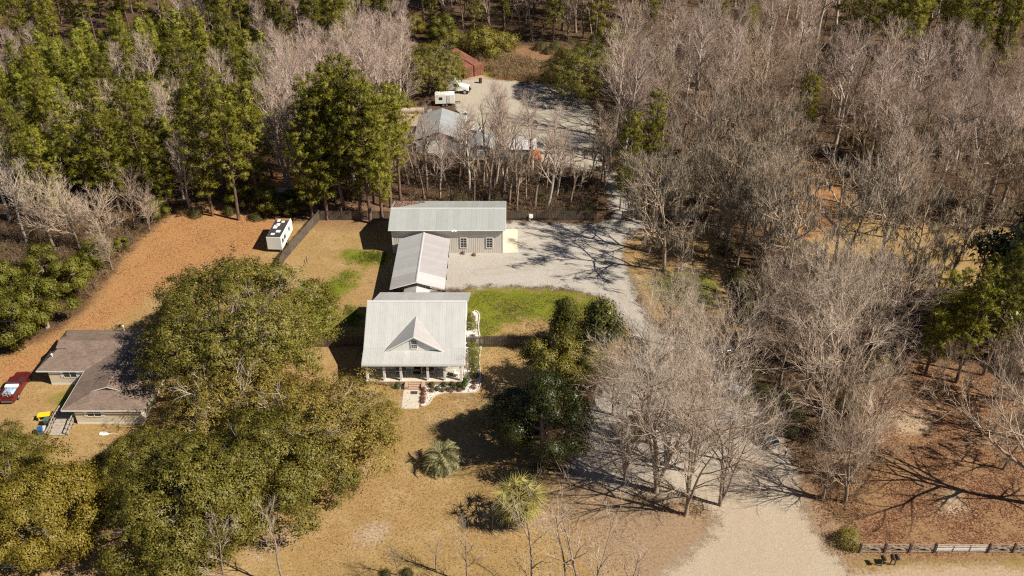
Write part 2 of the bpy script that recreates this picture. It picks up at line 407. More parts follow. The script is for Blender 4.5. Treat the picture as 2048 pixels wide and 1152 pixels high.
def blades(S, D, L, W, g, N0=None):
    """thin triangles from S along D"""
    n = len(S); D = unit(D); side = unit(np.cross(D, g.normal(size=(n, 3)) if N0 is None else N0 + g.normal(size=(n, 3)) * .4))
    L = np.broadcast_to(L, (n,))[:, None]; W = np.broadcast_to(W, (n,))[:, None]
    V = np.stack([S - side * W * .5, S + side * W * .5, S + D * L], 1).reshape(-1, 3)
    return V, np.arange(3 * n).reshape(-1, 3)

def leaves(Cn, size, g, asp=0.5, flat=0.0, N0=None):
    """diamond leaves with random orientation, flat > 0 turns them up, N0 = the way each leaf faces"""
    n = len(Cn); a = unit(g.normal(size=(n, 3))); nr = g.normal(size=(n, 3)); nr[:, 2] = np.abs(nr[:, 2]) + flat
    if N0 is not None: nr = unit(N0) + g.normal(size=(n, 3)) * .3
    nr = unit(nr); a = unit(a - nr * (a * nr).sum(1, keepdims=True)); b = np.cross(nr, a)
    s = (size * g.uniform(0.55, 1.45, n))[:, None]
    V = np.stack([Cn - a * s * .5, Cn - b * s * asp * .5, Cn + a * s * .5, Cn + b * s * asp * .5], 1).reshape(-1, 3)
    return V, np.arange(4 * n).reshape(-1, 4)

def grow(g, cfg):
    """branching skeleton: returns a list of (pts, radii, level)"""
    out = []
    def rec(p, d, L, r, lv):
        n = cfg['seg'][lv]; P = [p]; q = p.copy(); dd = d.copy(); st = L / n
        for i in range(n):
            dd = dd + g.normal(size=3) * cfg['wob'][lv]; dd[2] += cfg['up'][lv] / n
            dd = dd / np.linalg.norm(dd); q = q + dd * st; P.append(q.copy())
        P = np.array(P); rad = r * (1 - (1 - cfg['tip'][lv]) * np.linspace(0, 1, n + 1))
        out.append((P, rad, lv))
        if lv + 1 >= len(cfg['n']) + 1 or lv >= len(cfg['n']): return
        m = cfg['n'][lv]; m = max(1, int(round(m * g.uniform(0.8, 1.2))))
        t0 = cfg['t0'][lv]; az = g.uniform(0, 6.28)
        for c in range(m):
            tt = t0 + (1 - t0) * ((c + g.uniform(0.1, 0.9)) / m); x = tt * n; i = min(int(x), n - 1); f = x - i
            bp = P[i] * (1 - f) + P[i + 1] * f; br = rad[i] * (1 - f) + rad[i + 1] * f
            ax = P[i + 1] - P[i]; ax = ax / np.linalg.norm(ax); az += 2.4 + g.normal() * .5
            ref = np.array([0, 0, 1.0]) if abs(ax[2]) < .9 else np.array([1.0, 0, 0])
            u = np.cross(ax, ref); u /= np.linalg.norm(u); w = np.cross(ax, u)
            th = cfg['ang'][lv] * g.uniform(0.75, 1.25)
            nd = ax * math.cos(th) + (u * math.cos(az) + w * math.sin(az)) * math.sin(th)
            k = cfg['rat'][lv] * g.uniform(0.7, 1.2) * (1 - cfg['tap'][lv] * (tt - t0) / max(1e-3, 1 - t0))
            rec(bp, nd, L * k, min(br * .85, r * cfg['rr'][lv]), lv + 1)
    rec(np.zeros(3), np.array([g.normal() * .03, g.normal() * .03, 1.0]), cfg['h'], cfg['r'], 0)
    return out

def tree_meshes(nm, sk, barkm, twigm, g, tw_n, tw_l, tw_w, split=2, tw_up=0.2, from_lv=2):
    """trunk mesh (levels under split), crown mesh (finer branches and twig blades)"""
    lo = [(P, r) for P, r, l in sk if l < split]; hi = [(P, r) for P, r, l in sk if l >= split]
    V, Fq = sweep(lo, 6); trunk = np_mesh(nm + '_trunk', V, [Fq], barkm, True)
    V, Fq = sweep(hi, 3)
    S = []; D = []
    for P, r, l in sk:
        if l < from_lv: continue
        m = max(1, int(tw_n * (1.0 if l >= from_lv + 1 else .6))); tt = g.uniform(0.15, 1.0, m) * (len(P) - 1); i = np.minimum(tt.astype(int), len(P) - 2); f = (tt - i)[:, None]
        S.append(P[i] * (1 - f) + P[i + 1] * f); ax = unit(P[i + 1] - P[i]); D.append(ax * 1.0 + g.normal(size=(m, 3)) * .42 + np.array([0, 0, tw_up]))
    S = np.concatenate(S); D = np.concatenate(D)
    V2, F2 = blades(S, D, tw_l * g.uniform(.4, 1.3, len(S)), tw_w, g)
    crown = np_mesh(nm + '_crown', np.concatenate([V, V2]), [Fq, F2 + len(V)], twigm)
    return trunk, crown

def bare(nm, seed, h, spread, barkm, twigm, dens=1.0, moss=0, twig_w=0.03, low=0.3, wide=1.0, forks=0, thick=.38, blade=2.4, rk=1.0):
    g = np.random.default_rng(seed)
    cfg = dict(h=h, r=(h * 0.018 + 0.05) * rk, seg=[8, 7, 5, 4], wob=[.05, .1, .1, .11], up=[.1, .4 if wide < 1.2 else .1, .28, .25], tip=[.12, .15, .2, .25],
               n=[max(5, int(11 * dens)), max(4, int(8 * dens)), 6], t0=[low, .18, .12], ang=[spread, .58, .6], rat=[.52 * wide, .5, .58], tap=[.5, .4, .35], rr=[thick, .45, .45])
    sk = grow(g, cfg)
    for k in range(forks):
        lean = g.uniform(.12, .28); az = k * 2.5 + g.uniform(0, 1); c2 = dict(cfg); c2['h'] = h * g.uniform(.75, .95); c2['r'] = cfg['r'] * .75
        mt = np.array(Matrix.Rotation(lean, 3, Vector((math.cos(az), math.sin(az), 0)))); off = np.array([-math.sin(az), math.cos(az), 0]) * -.15
        sk += [(P @ mt.T + off * (-1), r, l) for P, r, l in grow(g, c2)]
    tr, cr = tree_meshes(nm, sk, barkm, twigm, g, blade * dens, 0.07 * h, twig_w, tw_up=.35)
    parts = [('trunk', tr), ('crown', cr)]
    if moss:
        P = np.concatenate([q[0][1:] for q in sk if q[2] in (1, 2)]); c = P[g.integers(0, len(P), moss)]
        S = np.repeat(c, 7, 0) + g.normal(size=(moss * 7, 3)) * .22
        V, Fm = blades(S, np.tile([0, 0, -1.0], (len(S), 1)) + g.normal(size=(len(S), 3)) * .12, g.uniform(.5, 1.9, len(S)), .13, g)
        parts.append(('moss', np_mesh(nm + '_moss', V, [Fm], M['moss'])))
    return parts

def pine(nm, seed, h, base, rad, needm, dens=1.0, tuft=.42, conical=False):
    g = np.random.default_rng(seed)
    n = 10; z = np.linspace(0, h, n); P = np.stack([np.cumsum(g.normal(size=n) * .06), np.cumsum(g.normal(size=n) * .06), z], -1)
    lines = [(P, (h * .0115 + .05) * (1 - .88 * z / h))]
    bl = []; S = []; D = []; NN = []
    zz = base * h; az = g.uniform(0, 6)
    while zz < h * .985:
        f = (zz - base * h) / (h * (1 - base))
        prof = (1 - f) * .95 + .08 if conical else (0.55 + .75 * f) if f < .35 else .82 * math.sqrt(max(0, 1 - ((f - .35) / .68) ** 2)) + .06
        for q in range(g.integers(2, 5) if not conical else 5):
            if g.random() < .12: continue
            az += 2.4 + g.normal() * .4; L = rad * prof * g.uniform(.65, 1.15)
            p0 = np.array([np.interp(zz, z, P[:, 0]), np.interp(zz, z, P[:, 1]), zz])
            d = np.array([math.cos(az), math.sin(az), (.15 + .55 * f) if not conical else .25]); d /= np.linalg.norm(d)
            m = 5; B = [p0]; dd = d.copy()
            for i in range(m):
                dd = dd + g.normal(size=3) * .12; dd[2] += .05; dd /= np.linalg.norm(dd); B.append(B[-1] + dd * L / m)
            B = np.array(B); bl.append((B, np.linspace(.05 + .012 * L, .015, m + 1)))
            k = max(2, int(dens * L * (1.15 if not conical else 2.2))); tt = np.sqrt(g.uniform(.1, 1, k)) * m; i = np.minimum(tt.astype(int), m - 1); fr = (tt - i)[:, None]
            c0 = B[i] * (1 - fr) + B[i + 1] * fr + g.normal(size=(k, 3)) * np.array([.4, .4, .15]) * (.35 + .14 * L)
            nt = 6 if not conical else 3; off = g.normal(size=(k * nt, 3)) * np.array([.3, .3, .17])
            q1 = np.repeat(c0, nt, 0) + off; q1[:, 2] += .12
            S.append(q1); D.append(unit(d[None] * .6 + off * .8 + np.array([0, 0, .5]))); NN.append(unit(unit(off) * .8 + unit(q1 - np.array([p0[0], p0[1], q1[:, 2].mean() - .8])) * .6 + np.array([0, 0, .35])))
        zz += h * (.03 if not conical else .055) * g.uniform(.7, 1.3)
    S = np.concatenate(S); D = np.concatenate(D); k = 11
    S2 = np.repeat(S, k, 0); D2 = np.repeat(D, k, 0) * .7 + g.normal(size=(len(S2), 3)) * .62
    N2 = np.repeat(np.concatenate(NN), k, 0)
    V2, F2 = blades(S2, D2, tuft * g.uniform(.6, 1.25, len(S2)), tuft * .15, g, N2)
    V, Fq = sweep(lines, 7); tr = np_mesh(nm + '_trunk', V, [Fq], M['pinebark'], True)
    Vb, Fb = sweep(bl, 3); br = np_mesh(nm + '_branch', Vb, [Fb], M['pinebark'])
    cr = np_mesh(nm + '_crown', V2, [F2], needm, normals=np.repeat(N2, 3, 0))
    return [('trunk', tr), ('limb', br), ('crown', cr)]

def broadleaf(nm, seed, h, rad, leafm, barkm, nleaf, size, low=.25, clump=.55, twigs=True, asp=.5, shape='dome', moss=0, counts=(9, 7, 6), dome=(.24,)):
    """evergreen: limbs with leaf sprays at their ends"""
    g = np.random.default_rng(seed)
    if shape == 'dome':
        cfg = dict(h=h * .62, r=.028 * h + .12, seg=[6, 7, 5, 3], wob=[.08, .15, .18, .2], up=[.05, .12, .1, .15], tip=[.35, .15, .2, .3], n=list(counts),
                   t0=[low, .25, .15], ang=[1.05, .65, .7], rat=[rad / (h * .62) * .82, .4, .42], tap=[.15, .35, .3], rr=[.5, .5, .5])
    else:
        cfg = dict(h=h * .93, r=.016 * h + .07, seg=[8, 5, 4, 3], wob=[.03, .1, .15, .2], up=[.05, .25, .2, .2], tip=[.1, .15, .2, .3], n=[int(counts[0] * 2.4), counts[1], counts[2]],
                   t0=[low, .2, .15], ang=[1.15, .7, .75], rat=[rad / (h * .93) * 1.05, .42, .45], tap=[.78, .35, .3], rr=[.35, .5, .5])
    sk = grow(g, cfg)
    lo = [(P, r) for P, r, l in sk if l < 2]; hi = [(P, r) for P, r, l in sk if l >= 2]
    V, Fq = sweep(lo, 7); tr = np_mesh(nm + '_trunk', V, [Fq], barkm, True)
    Vh, Fh = sweep(hi, 3); lb = np_mesh(nm + '_limb', Vh, [Fh], barkm)
    tips = np.concatenate([P[-2:] for P, r, l in sk if l == 3])
    if shape == 'dome':
        nl = int(30 * (rad / 8) ** 1.4); d = unit(g.normal(size=(nl * 3, 3))); d[:, 2] = np.abs(d[:, 2]) * 1.1 - .1; d = unit(d)
        keep = [0]
        for q in range(1, len(d)):                                   # lobes kept apart
            if len(keep) < nl and np.min(np.linalg.norm(d[keep] - d[q], axis=1)) > 1.45 / math.sqrt(nl): keep.append(q)
        d = d[keep]; nl = len(d); lr = rad * g.uniform(.17, .29, nl)
        lc = d * g.uniform(.62, .86, nl)[:, None] * np.array([rad, rad, h * .6]) + np.array([0, 0, h * .36])
        m = 40; e = unit(g.normal(size=(nl * m, 3)) + np.repeat(d, m, 0) * .9 + np.array([0, 0, .35]))
        sh = np.repeat(lc, m, 0) + e * (np.repeat(lr, m) * g.uniform(.72, 1.05, nl * m))[:, None] * np.array([1, 1, .8])
        tk = tips[g.random(len(tips)) < dome[0]]; near = lc[np.argmin(((tk[:, None] - lc[None]) ** 2).sum(-1), 1)]
        cc = np.concatenate([tk, sh]); lob = np.concatenate([near, np.repeat(lc, m, 0)])
        mid = np.array([0, 0, h * .3])
    else:
        cc = tips; mid = None
    w = g.gamma(2.2, 1, len(cc)); ii = g.choice(len(cc), nleaf, p=w / w.sum()); cs = clump * g.uniform(.7, 1.35, len(cc))
    off = g.normal(size=(nleaf, 3)) * np.array([1, 1, .55]); Cn = cc[ii] + off * cs[ii][:, None]
    out = unit(Cn - mid) if mid is not None else unit(np.stack([Cn[:, 0], Cn[:, 1], np.full(nleaf, .25 * rad)], -1))
    lo_ = unit(Cn - lob[ii]) * 1.1 if mid is not None else out * .5
    N0 = unit(off * np.array([.4, .4, .6]) + lo_ + out * .35 + np.array([0, 0, .15]))
    V2, F2 = leaves(Cn, size, g, asp, 0, N0)
    cr = np_mesh(nm + '_crown', V2, [F2], leafm, normals=np.repeat(N0, 4, 0))
    parts = [('trunk', tr), ('limb', lb), ('crown', cr)]
    if moss:
        c = tips[g.integers(0, len(tips), moss)]; S = np.repeat(c, 6, 0) + g.normal(size=(moss * 6, 3)) * .25
        Vm, Fm = blades(S, np.tile([0, 0, -1.0], (len(S), 1)) + g.normal(size=(len(S), 3)) * .12, g.uniform(.4, 1.3, len(S)), .12, g)
        parts.append(('moss', np_mesh(nm + '_moss', Vm, [Fm], M['moss'])))
    return parts

# materials of plants
M['bark'] = barkmat('grey_brown_bark', (.14, .103, .076), (.27, .208, .16), (.43, .345, .275))
M['twig'] = barkmat('grey_twigs', (.33, .253, .188), (.52, .408, .318), (.67, .545, .435), 1.2, .35)
M['bark_pale'] = barkmat('pale_bark', (.28, .23, .19), (.46, .39, .335), (.62, .545, .48))
M['twig_brown'] = barkmat('brown_twigs', (.24, .172, .125), (.38, .285, .215), (.5, .39, .305), 1.2, .3)
M['twig_pale'] = barkmat('pale_twigs', (.385, .3, .233), (.56, .455, .367), (.7, .59, .495), 1.2, .22)
M['twig_pink'] = barkmat('rosy_twigs', (.37, .27, .225), (.51, .395, .335), (.62, .5, .435), 1.2, .15)
M['twig_red'] = barkmat('reddish_twigs', (0.210, 0.119, 0.098), (0.322, 0.203, 0.168), (0.420, 0.280, 0.238), 1.2, .2)
M['bark_oak'] = barkmat('oak_bark', (.12, .1, .085), (.25, .22, .19), (.4, .36, .32))
M['pinebark'] = barkmat('pine_bark', (.07, .045, .035), (.16, .105, .08), (.27, .2, .16))
M['moss'] = leafmat('grey_moss', [(.16, .135, .105), (.26, .22, .175), (.35, .305, .25)], .9, .15, .2, .05)
M['needle'] = leafmat('pine_needles', [(.12, .122, .013), (.21, .203, .022), (.31, .285, .04)], .5, .25, .32)
M['needle_y'] = leafmat('young_pine_needles', [(.165, .18, .022), (.255, .262, .035), (.35, .335, .06)], .5, .3, .32)
M['oakleaf'] = leafmat('live_oak_leaves', [(.082, .078, .011), (.13, .12, .018), (.18, .158, .027), (.3, .25, .06)], .5, .22, .12, .3)
M['oakleaf_b'] = leafmat('brown_oak_leaves', [(.155, .12, .02), (.215, .166, .03), (.28, .214, .045), (.41, .32, .1)], .55, .22, .1, .25)
M['oakleaf_y'] = leafmat('yellowing_oak_leaves', [(.13, .1, .012), (.18, .142, .018), (.24, .188, .027), (.34, .265, .065)], .5, .22, .1)
M['darkleaf'] = leafmat('dark_evergreen_leaves', [(.022, .03, .007), (.04, .05, .011), (.065, .073, .018), (.11, .11, .034)], .4, .1, .15, .35)
M['cedar'] = leafmat('cedar_sprays', [(0.037, 0.044, 0.007), (0.081, 0.083, 0.015), (0.138, 0.119, 0.025)], .6, .1, .1, .15)
M['magnolia'] = leafmat('glossy_magnolia_leaves', [(.03, .04, .008), (.065, .08, .014), (.12, .125, .026), (.22, .18, .06)], .4, .08, .15, .45)
M['myrtle'] = leafmat('green_shrub_leaves', [(.09, .092, .012), (.15, .15, .02), (.23, .21, .036)], .5, .25, .2)
M['boxwood'] = leafmat('boxwood_leaves', [(0.024, 0.041, 0.008), (0.054, 0.078, 0.016), (0.096, 0.120, 0.030)], .5, .15, .15)
M['rustleaf'] = leafmat('rusty_leaves', [(.1, .035, .018), (.2, .08, .04), (.3, .14, .08)], .7, .15, .1)
M['bamboo'] = leafmat('yellow_green_cane_leaves', [(0.110, 0.105, 0.017), (0.198, 0.171, 0.028), (0.286, 0.242, 0.061)], .5, .25, .12)
M['drygrass'] = leafmat('dry_brush', [(.17, .11, .06), (.31, .215, .125), (.45, .34, .22)], .9, .2, .2, .05)
M['brushbrown'] = leafmat('brown_undergrowth', [(.06, .04, .027), (.16, .112, .076), (.33, .25, .185)], .95, .1, .25, .05)
M['brushgreen'] = leafmat('dark_green_undergrowth', [(0.028, 0.031, 0.008), (0.070, 0.070, 0.017), (0.126, 0.112, 0.035)], .6, .15, .2)

PT = {}
def proto(key, name, parts): PT.setdefault(key, []).append((name, parts))
for i in range(4): proto('bare', 'bare_tree', bare('bare%d' % i, 100 + i, 13 + i, .8, M['bark'], M['twig'] if i % 2 else M['twig_brown'], 1.0, twig_w=.022, low=.2, wide=1.08, forks=i % 2))
for i in range(3): proto('bigbare', 'bare_tree', bare('bigbare%d' % i, 120 + i, 17 + i, .75, M['bark'], M['twig_pale'], .8, twig_w=.018, low=.16, wide=1.25, forks=2 + i % 2, blade=5, rk=.78))
for i in range(3): proto('pink', 'rosy_bare_tree', bare('pink%d' % i, 140 + i, 18 + i, .5, M['bark_pale'], M['twig_pink'], 1.15, twig_w=.024, low=.28, wide=.72))
for i in range(3): proto('slim', 'slender_bare_tree', bare('slim%d' % i, 160 + i, 13 + i, .55, M['bark'], M['twig'], .7, twig_w=.022, low=.4, wide=.6))
for i in range(3): proto('mossy', 'mossy_tree', bare('mossy%d' % i, 180 + i, 16 + i, .95, M['bark'], M['twig'], 1.0, 260, .024, .2, 1.2))
for i in range(2): proto('white', 'bare_tree', bare('white%d' % i, 200 + i, 17 + i, .7, M['bark_pale'], M['twig_pale'], .85, 60, .022, .3, 1.0))
for i in range(3): proto('sapling', 'bare_sapling', bare('sapling%d' % i, 220 + i, 7 + i, .6, M['bark'], M['twig_pale'], .75, twig_w=.014, low=.22, wide=.85, rk=.7))
for i in range(2): proto('pole', 'slender_bare_tree', bare('pole%d' % i, 230 + i, 17 + i, .55, M['bark'], M['twig_pale'], .72, twig_w=.014, low=.3, wide=.6, forks=i, blade=2.2, rk=.5))
proto('spreading', 'bare_tree', bare('spreading', 260, 10.5, 1.05, M['bark'], M['twig'], 1.15, twig_w=.022, low=.2, wide=1.75, thick=.66))
for i in range(2): proto('red', 'bare_tree', bare('red%d' % i, 240 + i, 9 + i, .7, M['bark'], M['twig_red'], 1.0, twig_w=.022, low=.2, wide=1.0))
for i in range(4): proto('pine', 'pine_tree', pine('pine%d' % i, 300 + i, 22 + i, (.2, .3, .16, .36)[i], 4.1 + .3 * i, M['needle'], 1.5, .5))
for i in range(3): proto('young', 'young_pine', pine('young%d' % i, 320 + i, 9 + i, .12, 2.5 + .2 * i, M['needle_y'], 1.25, .46, True))
# ------------------------------------------------------------------ building helpers
M['roof_metal'] = plain('galvanised_roof', (.49, .495, .5), .5, .08, .05, .6, .5, 0, 0, .05)
M['roof_barn'] = plain('grey_green_roof', (.38, .4, .4), .5, .08, .05, .6, .5, 0, 0, .05)
M['roof_new'] = plain('bright_new_roof', (.6, .59, .61), .4, .15, .04, .6, .5, 0, 0, .03)
M['roof_rose'] = plain('weathered_roof', (.48, .455, .465), .45, .2, .05, .8, .5, 0, 0, .04)
M['white'] = plain('white_paint', (.78, .78, .75), .5, 0, .04, 3)
M['sidingwhite'] = plain('white_siding', (.8, .81, .78), .55, 0, .05, 1.5)
M['barnwall'] = plain('beige_metal_siding', (.66, .615, .57), .5, .0, .04, .7)
M['cream'] = plain('cream_siding', (.68, .6, .47), .7, 0, .1, 1.2)
M['glass'] = plain('dark_window_glass', (.03, .035, .04), .08, 0, .1, 2, .6)
M['darkdoor'] = plain('dark_door_wood', (.03, .022, .018), .4, 0, .2, 3)
M['concrete'] = plain('pale_concrete', (.55, .5, .43), .85, 0, .08, 1.5, .2)
M['brick'] = plain('pinkish_brick', (.42, .29, .22), .85, 0, .2, 8, .2)
M['steel'] = plain('dark_steel', (.08, .075, .07), .5, .6, .2, 4)
M['galv'] = plain('grey_steel', (.3, .3, .31), .45, .7, .1, 4)
M['fence'] = barkmat('weathered_fence_wood', (.06, .046, .036), (.12, .097, .08), (.2, .17, .145), 4, .2)
M['rawwood'] = barkmat('grey_timber', (.22, .18, .15), (.38, .33, .285), (.52, .465, .41), 4, .1)
M['rubber'] = plain('black_rubber', (.02, .02, .021), .8, 0, .1, 5)
M['black'] = plain('black_plastic', (.025, .025, .027), .5, 0, .1, 5)
M['gravelwhite'] = None

def shingles(name, col, dk):
    t = NT(name); p = t.obj()
    n = t.noise(.5, 4, p, .6); f = t.noise(7, 3, p, .7); row = t.voro(6.0, t.map(p, (.6, 1.4, 1.4)))
    r = t.node('ShaderNodeSeparateColor', 0, Color=row)
    g = t.math('ADD', t.math('MULTIPLY', n, .5), t.math('ADD', t.math('MULTIPLY', f, .25), t.math('MULTIPLY', r, .25)))
    k = t.ramp(g, [(.3, dk), (.5, col), (.72, tuple(c * 1.3 for c in col))])
    return t.done(t.bsdf(k, .9, 0, t.bump(f, .02, .5), .15))
M['shingle'] = shingles('brown_shingles', (.2, .148, .122), (.135, .098, .082))

class B:
    """a building: parts are given in world coordinates"""
    def __init__(s, name, loc, label, cat, group=None):
        s.root = empty(name, loc, 0, label, cat, group); s.l = Vector(loc)
    def part(s, name, mb, mat, parent=None, smooth=False, bevel=0.0, kind=None, label=None):
        o = mb.build(name, mat, parent or s.root, smooth, bevel)
        if parent is None: o.location = -s.l
        tag(o, label, None, None, kind); return o
    def roof(s, pts, udir, mat, width=.92, rib=.3, thick=.03, name='roof_panel', parent=None, ribh=.009):
        P = [Vector(p) for p in pts]; u = Vector(udir).normalized()
        n = (P[1] - P[0]).cross(P[2] - P[0]).normalized()
        if n.z < 0: n = -n
        v = n.cross(u).normalized(); o = P[0]
        Q = [((p - o).dot(u), (p - o).dot(v)) for p in P]
        lo = min(q[0] for q in Q); hi = max(q[0] for q in Q)
        m = max(1, round((hi - lo) / width)); w = (hi - lo) / m
        def clip(poly, c, sgn):
            out = []
            for i in range(len(poly)):
                a, b = poly[i], poly[(i + 1) % len(poly)]
                da, db = sgn * (a[0] - c), sgn * (b[0] - c)
                if da >= 0: out.append(a)
                if da * db < 0:
                    f = da / (da - db); out.append((a[0] + (b[0] - a[0]) * f, a[1] + (b[1] - a[1]) * f))
            return out
        for i in range(m):
            a, b = lo + i * w, lo + (i + 1) * w
            poly = clip(clip(Q, a + .004, 1), b - .004, -1)
            if len(poly) < 3: continue
            mb = MB(); pts3 = [o + u * q[0] + v * q[1] for q in poly]
            if (pts3[1] - pts3[0]).cross(pts3[2] - pts3[0]).dot(n) < 0: pts3.reverse()
            mb.slab(pts3, thick)
            k = max(1, round(w / rib))
            for j in range(k):
                c = a + (j + .5) * w / k; ys = []
                for e in range(len(Q)):
                    (x0, y0), (x1, y1) = Q[e], Q[(e + 1) % len(Q)]
                    if (x0 - c) * (x1 - c) < 0: ys.append(y0 + (y1 - y0) * (c - x0) / (x1 - x0))
                if len(ys) >= 2 and max(ys) - min(ys) > .1:
                    mb.bar(o + u * c + v * min(ys) + n * ribh * .4, o + u * c + v * max(ys) + n * ribh * .4, .055, ribh)
            s.part(name, mb, mat, parent)
    def window(s, x, y, z, w, h, face='-y', cols=2, rows=4, frame=.07, parent=None, shutters=False):
        """window on a wall; (x,y) centre on the wall face, z sill height"""
        def box(mb, u0, u1, d0, d1, z0, z1):
            if face == '-y': mb.box(x + u0, x + u1, y - d1, y - d0, z0, z1)
            elif face == '+x': mb.box(x + d0, x + d1, y + u0, y + u1, z0, z1)
            else: mb.box(x - d1, x - d0, y + u0, y + u1, z0, z1)
            return mb
        pane = MB(); box(pane, -w / 2, w / 2, .004, .02, z, z + h)
        o = s.part('window', pane, M['glass'], parent)
        fr = MB()
        for (a, b, c, d) in ((-w / 2 - frame, -w / 2, z - frame, z + h + frame), (w / 2, w / 2 + frame, z - frame, z + h + frame)): box(fr, a, b, .003, .07, c, d)
        box(fr, -w / 2, w / 2, .003, .07, z + h, z + h + frame); box(fr, -w / 2, w / 2, .003, .07, z - frame, z)
        box(fr, -w / 2, w / 2, .02, .05, z + h / 2 - .025, z + h / 2 + .025)
        sub = 'frame'
        par = o if parent is None else parent
        f = fr.build(sub, M['white'], par)
        mu = MB()
        for i in range(1, cols): box(mu, -w / 2 + w * i / cols - .014, -w / 2 + w * i / cols + .014, .0205, .038, z, z + h)
        for i in range(1, rows):
            if rows % 2 == 0 and i == rows // 2: continue
            box(mu, -w / 2, w / 2, .0205, .036, z + h * i / rows - .014, z + h * i / rows + .014)
        if mu.v: mu.build('muntin', M['white'], par)
        return o

# ------------------------------------------------------------------ the white house
hx0, hx1, hxc = -19.65, -6.2, -12.9
H = B('white_house', (-12.9, 103, 0), 'white cottage with grey metal roof, front gable and columned porch', 'house')
zr = lambda Y: 3.55 + (Y - 95.5) * .196 if Y < 98.3 else 4.1 + (Y - 98.3) * .575
w0, w1 = hx0 + .35, hx1 - .35
wall = MB()
prof = [(98.35, .35), (98.35, 3.85), (104.3, 7.25), (112.0, 3.4), (112.0, .35)]
for xx, s_ in ((w0, .15), (w1 - .15, .15)):
    pass
def yz_prism(mb, prof, x0, x1):
    n = len(prof)
    mb.add([(x0, y, z) for y, z in prof] + [(x1, y, z) for y, z in prof],
           [tuple(range(n)), tuple(range(2 * n - 1, n - 1, -1))] + [((i + 1) % n, i, i + n, (i + 1) % n + n) for i in range(n)])
    return mb
H.part('wall', yz_prism(MB(), prof, w0, w1), M['sidingwhite'])
H.part('foundation', MB().box(w0 + .02, w1 - .02, 98.4, 111.9, 0, .35), M['brick'])
lap = MB()
for i in range(9):
    lap.box(w0 + .02, w1 - .02, 98.33 - .02, 98.349, .55 + i * .33, .55 + i * .33 + .322)
H.part('siding', lap, M['sidingwhite'], kind='stuff')
# roofs
H.roof([(hx0, 98.3, 4.1), (hx1, 98.3, 4.1), (hx1, 104.3, 7.55), (hx0, 104.3, 7.55)], (1, 0, 0), M['roof_metal'])
H.roof([(hx0, 95.5, 3.55), (hx1, 95.5, 3.55), (hx1, 98.29, 4.09), (hx0, 98.29, 4.09)], (1, 0, 0), M['roof_metal'])
H.roof([(-19.15, 112.3, 3.5), (-5.95, 112.3, 3.5), (-5.95, 104.42, 7.3), (-19.15, 104.42, 7.3)], (1, 0, 0), M['roof_metal'])
H.part('ridge_cap', MB().slab([(hx0 - .03, 104.1, 7.49), (hx1 + .03, 104.1, 7.49), (hx1 + .03, 104.32, 7.62), (hx0 - .03, 104.32, 7.62)], .03).slab([(hx0 - .03, 104.323, 7.62), (hx1 + .03, 104.323, 7.62), (hx1 + .03, 104.52, 7.5), (hx0 - .03, 104.52, 7.5)], .03), M['roof_new'])
fas = MB()
fas.box(hx0 + .01, hx1 - .01, 95.44, 95.485, 3.28, 3.52)
for xx in (hx0 - .045, hx1 + .005):
    yz_prism(fas, [(95.5, 3.3), (95.5, 3.5), (98.3, 4.06), (104.3, 7.5), (104.3, 7.25), (98.3, 3.82)], xx, xx + .04)
H.part('fascia', fas, M['white'])
H.part('porch_ceiling', MB().box(hx0 + .1, hx1 - .1, 95.7, 98.3, 3.2, 3.26), M['white'])
# front gable
gx0, gx1, gy, gz, gt = -16.95, -8.85, 97.6, 3.95, 6.45
H.part('gable_wall', MB().slab([(gx0 + .35, 97.9, 4.0), (gx1 - .35, 97.9, 4.0), (-12.9, 97.9, 6.22)], .2), M['sidingwhite'])
gl = MB()
for i in range(7):
    z0 = 4.04 + i * .3; hw = (6.2 - z0 - .28) / 2.24 * 3.7
    if hw > .2: gl.box(-12.9 - hw, -12.9 + hw, 97.88, 97.899, z0, z0 + .292)
H.part('gable_siding', gl, M['sidingwhite'], kind='stuff')
H.roof([(-12.9, gy, gt), (-12.9, 102.35, gt), (gx0, gy, gz)], (0, 1, 0), M['roof_metal'], .7)
H.roof([(-12.9, gy, gt), (-12.9, 102.35, gt), (gx1, gy, gz)], (0, 1, 0), M['roof_rose'], .7)
tr = MB(); tr.bar((gx0, gy + .02, gz - .1), (-12.9, gy + .02, gt - .1), .05, .18); tr.bar((gx1, gy + .02, gz - .1), (-12.9, gy + .02, gt - .1), .05, .18)
H.part('gable_trim', tr, M['white'])
H.window(-12.9, 97.87, 4.45, .72, 1.2, cols=3, rows=4)
# porch
H.part('porch_floor', MB().box(hx0 + .4, hx1 - .35, 95.75, 98.32, .1, .5), M['concrete'])
be = MB()
nb = 56
for i in range(nb):
    a = hx0 + .4 + i * (hx1 - hx0 - .75) / nb
    be.box(a + .006, a + (hx1 - hx0 - .75) / nb - .006, 95.62, 95.745, .06, .52 + .004 * (i % 3))
H.part('brick_edging', be, M['brick'], kind='stuff')
for cx in (-19.1, -16.85, -14.65, -11.12, -8.88, -6.75):
    c = H.part('column', MB().box(cx - .15, cx + .15, 95.85, 96.15, .55, 3.22), M['white'])
    MB().box(cx - .2, cx + .2, 95.8, 96.2, .503, .62).build('column_base', M['white'], c)
    MB().box(cx - .2, cx + .2, 95.8, 96.2, 3.1, 3.2).build('column_cap', M['white'], c)
H.part('beam', MB().box(hx0 + .35, hx1 - .35, 95.88, 96.12, 3.225, 3.3), M['white'])
d = H.part('door', MB().box(-13.2, -12.28, 98.26, 98.305, .52, 2.58), M['darkdoor'])
MB().box(-13.05, -12.43, 98.245, 98.258, 1.5, 2.4).build('door_glass', M['glass'], d)
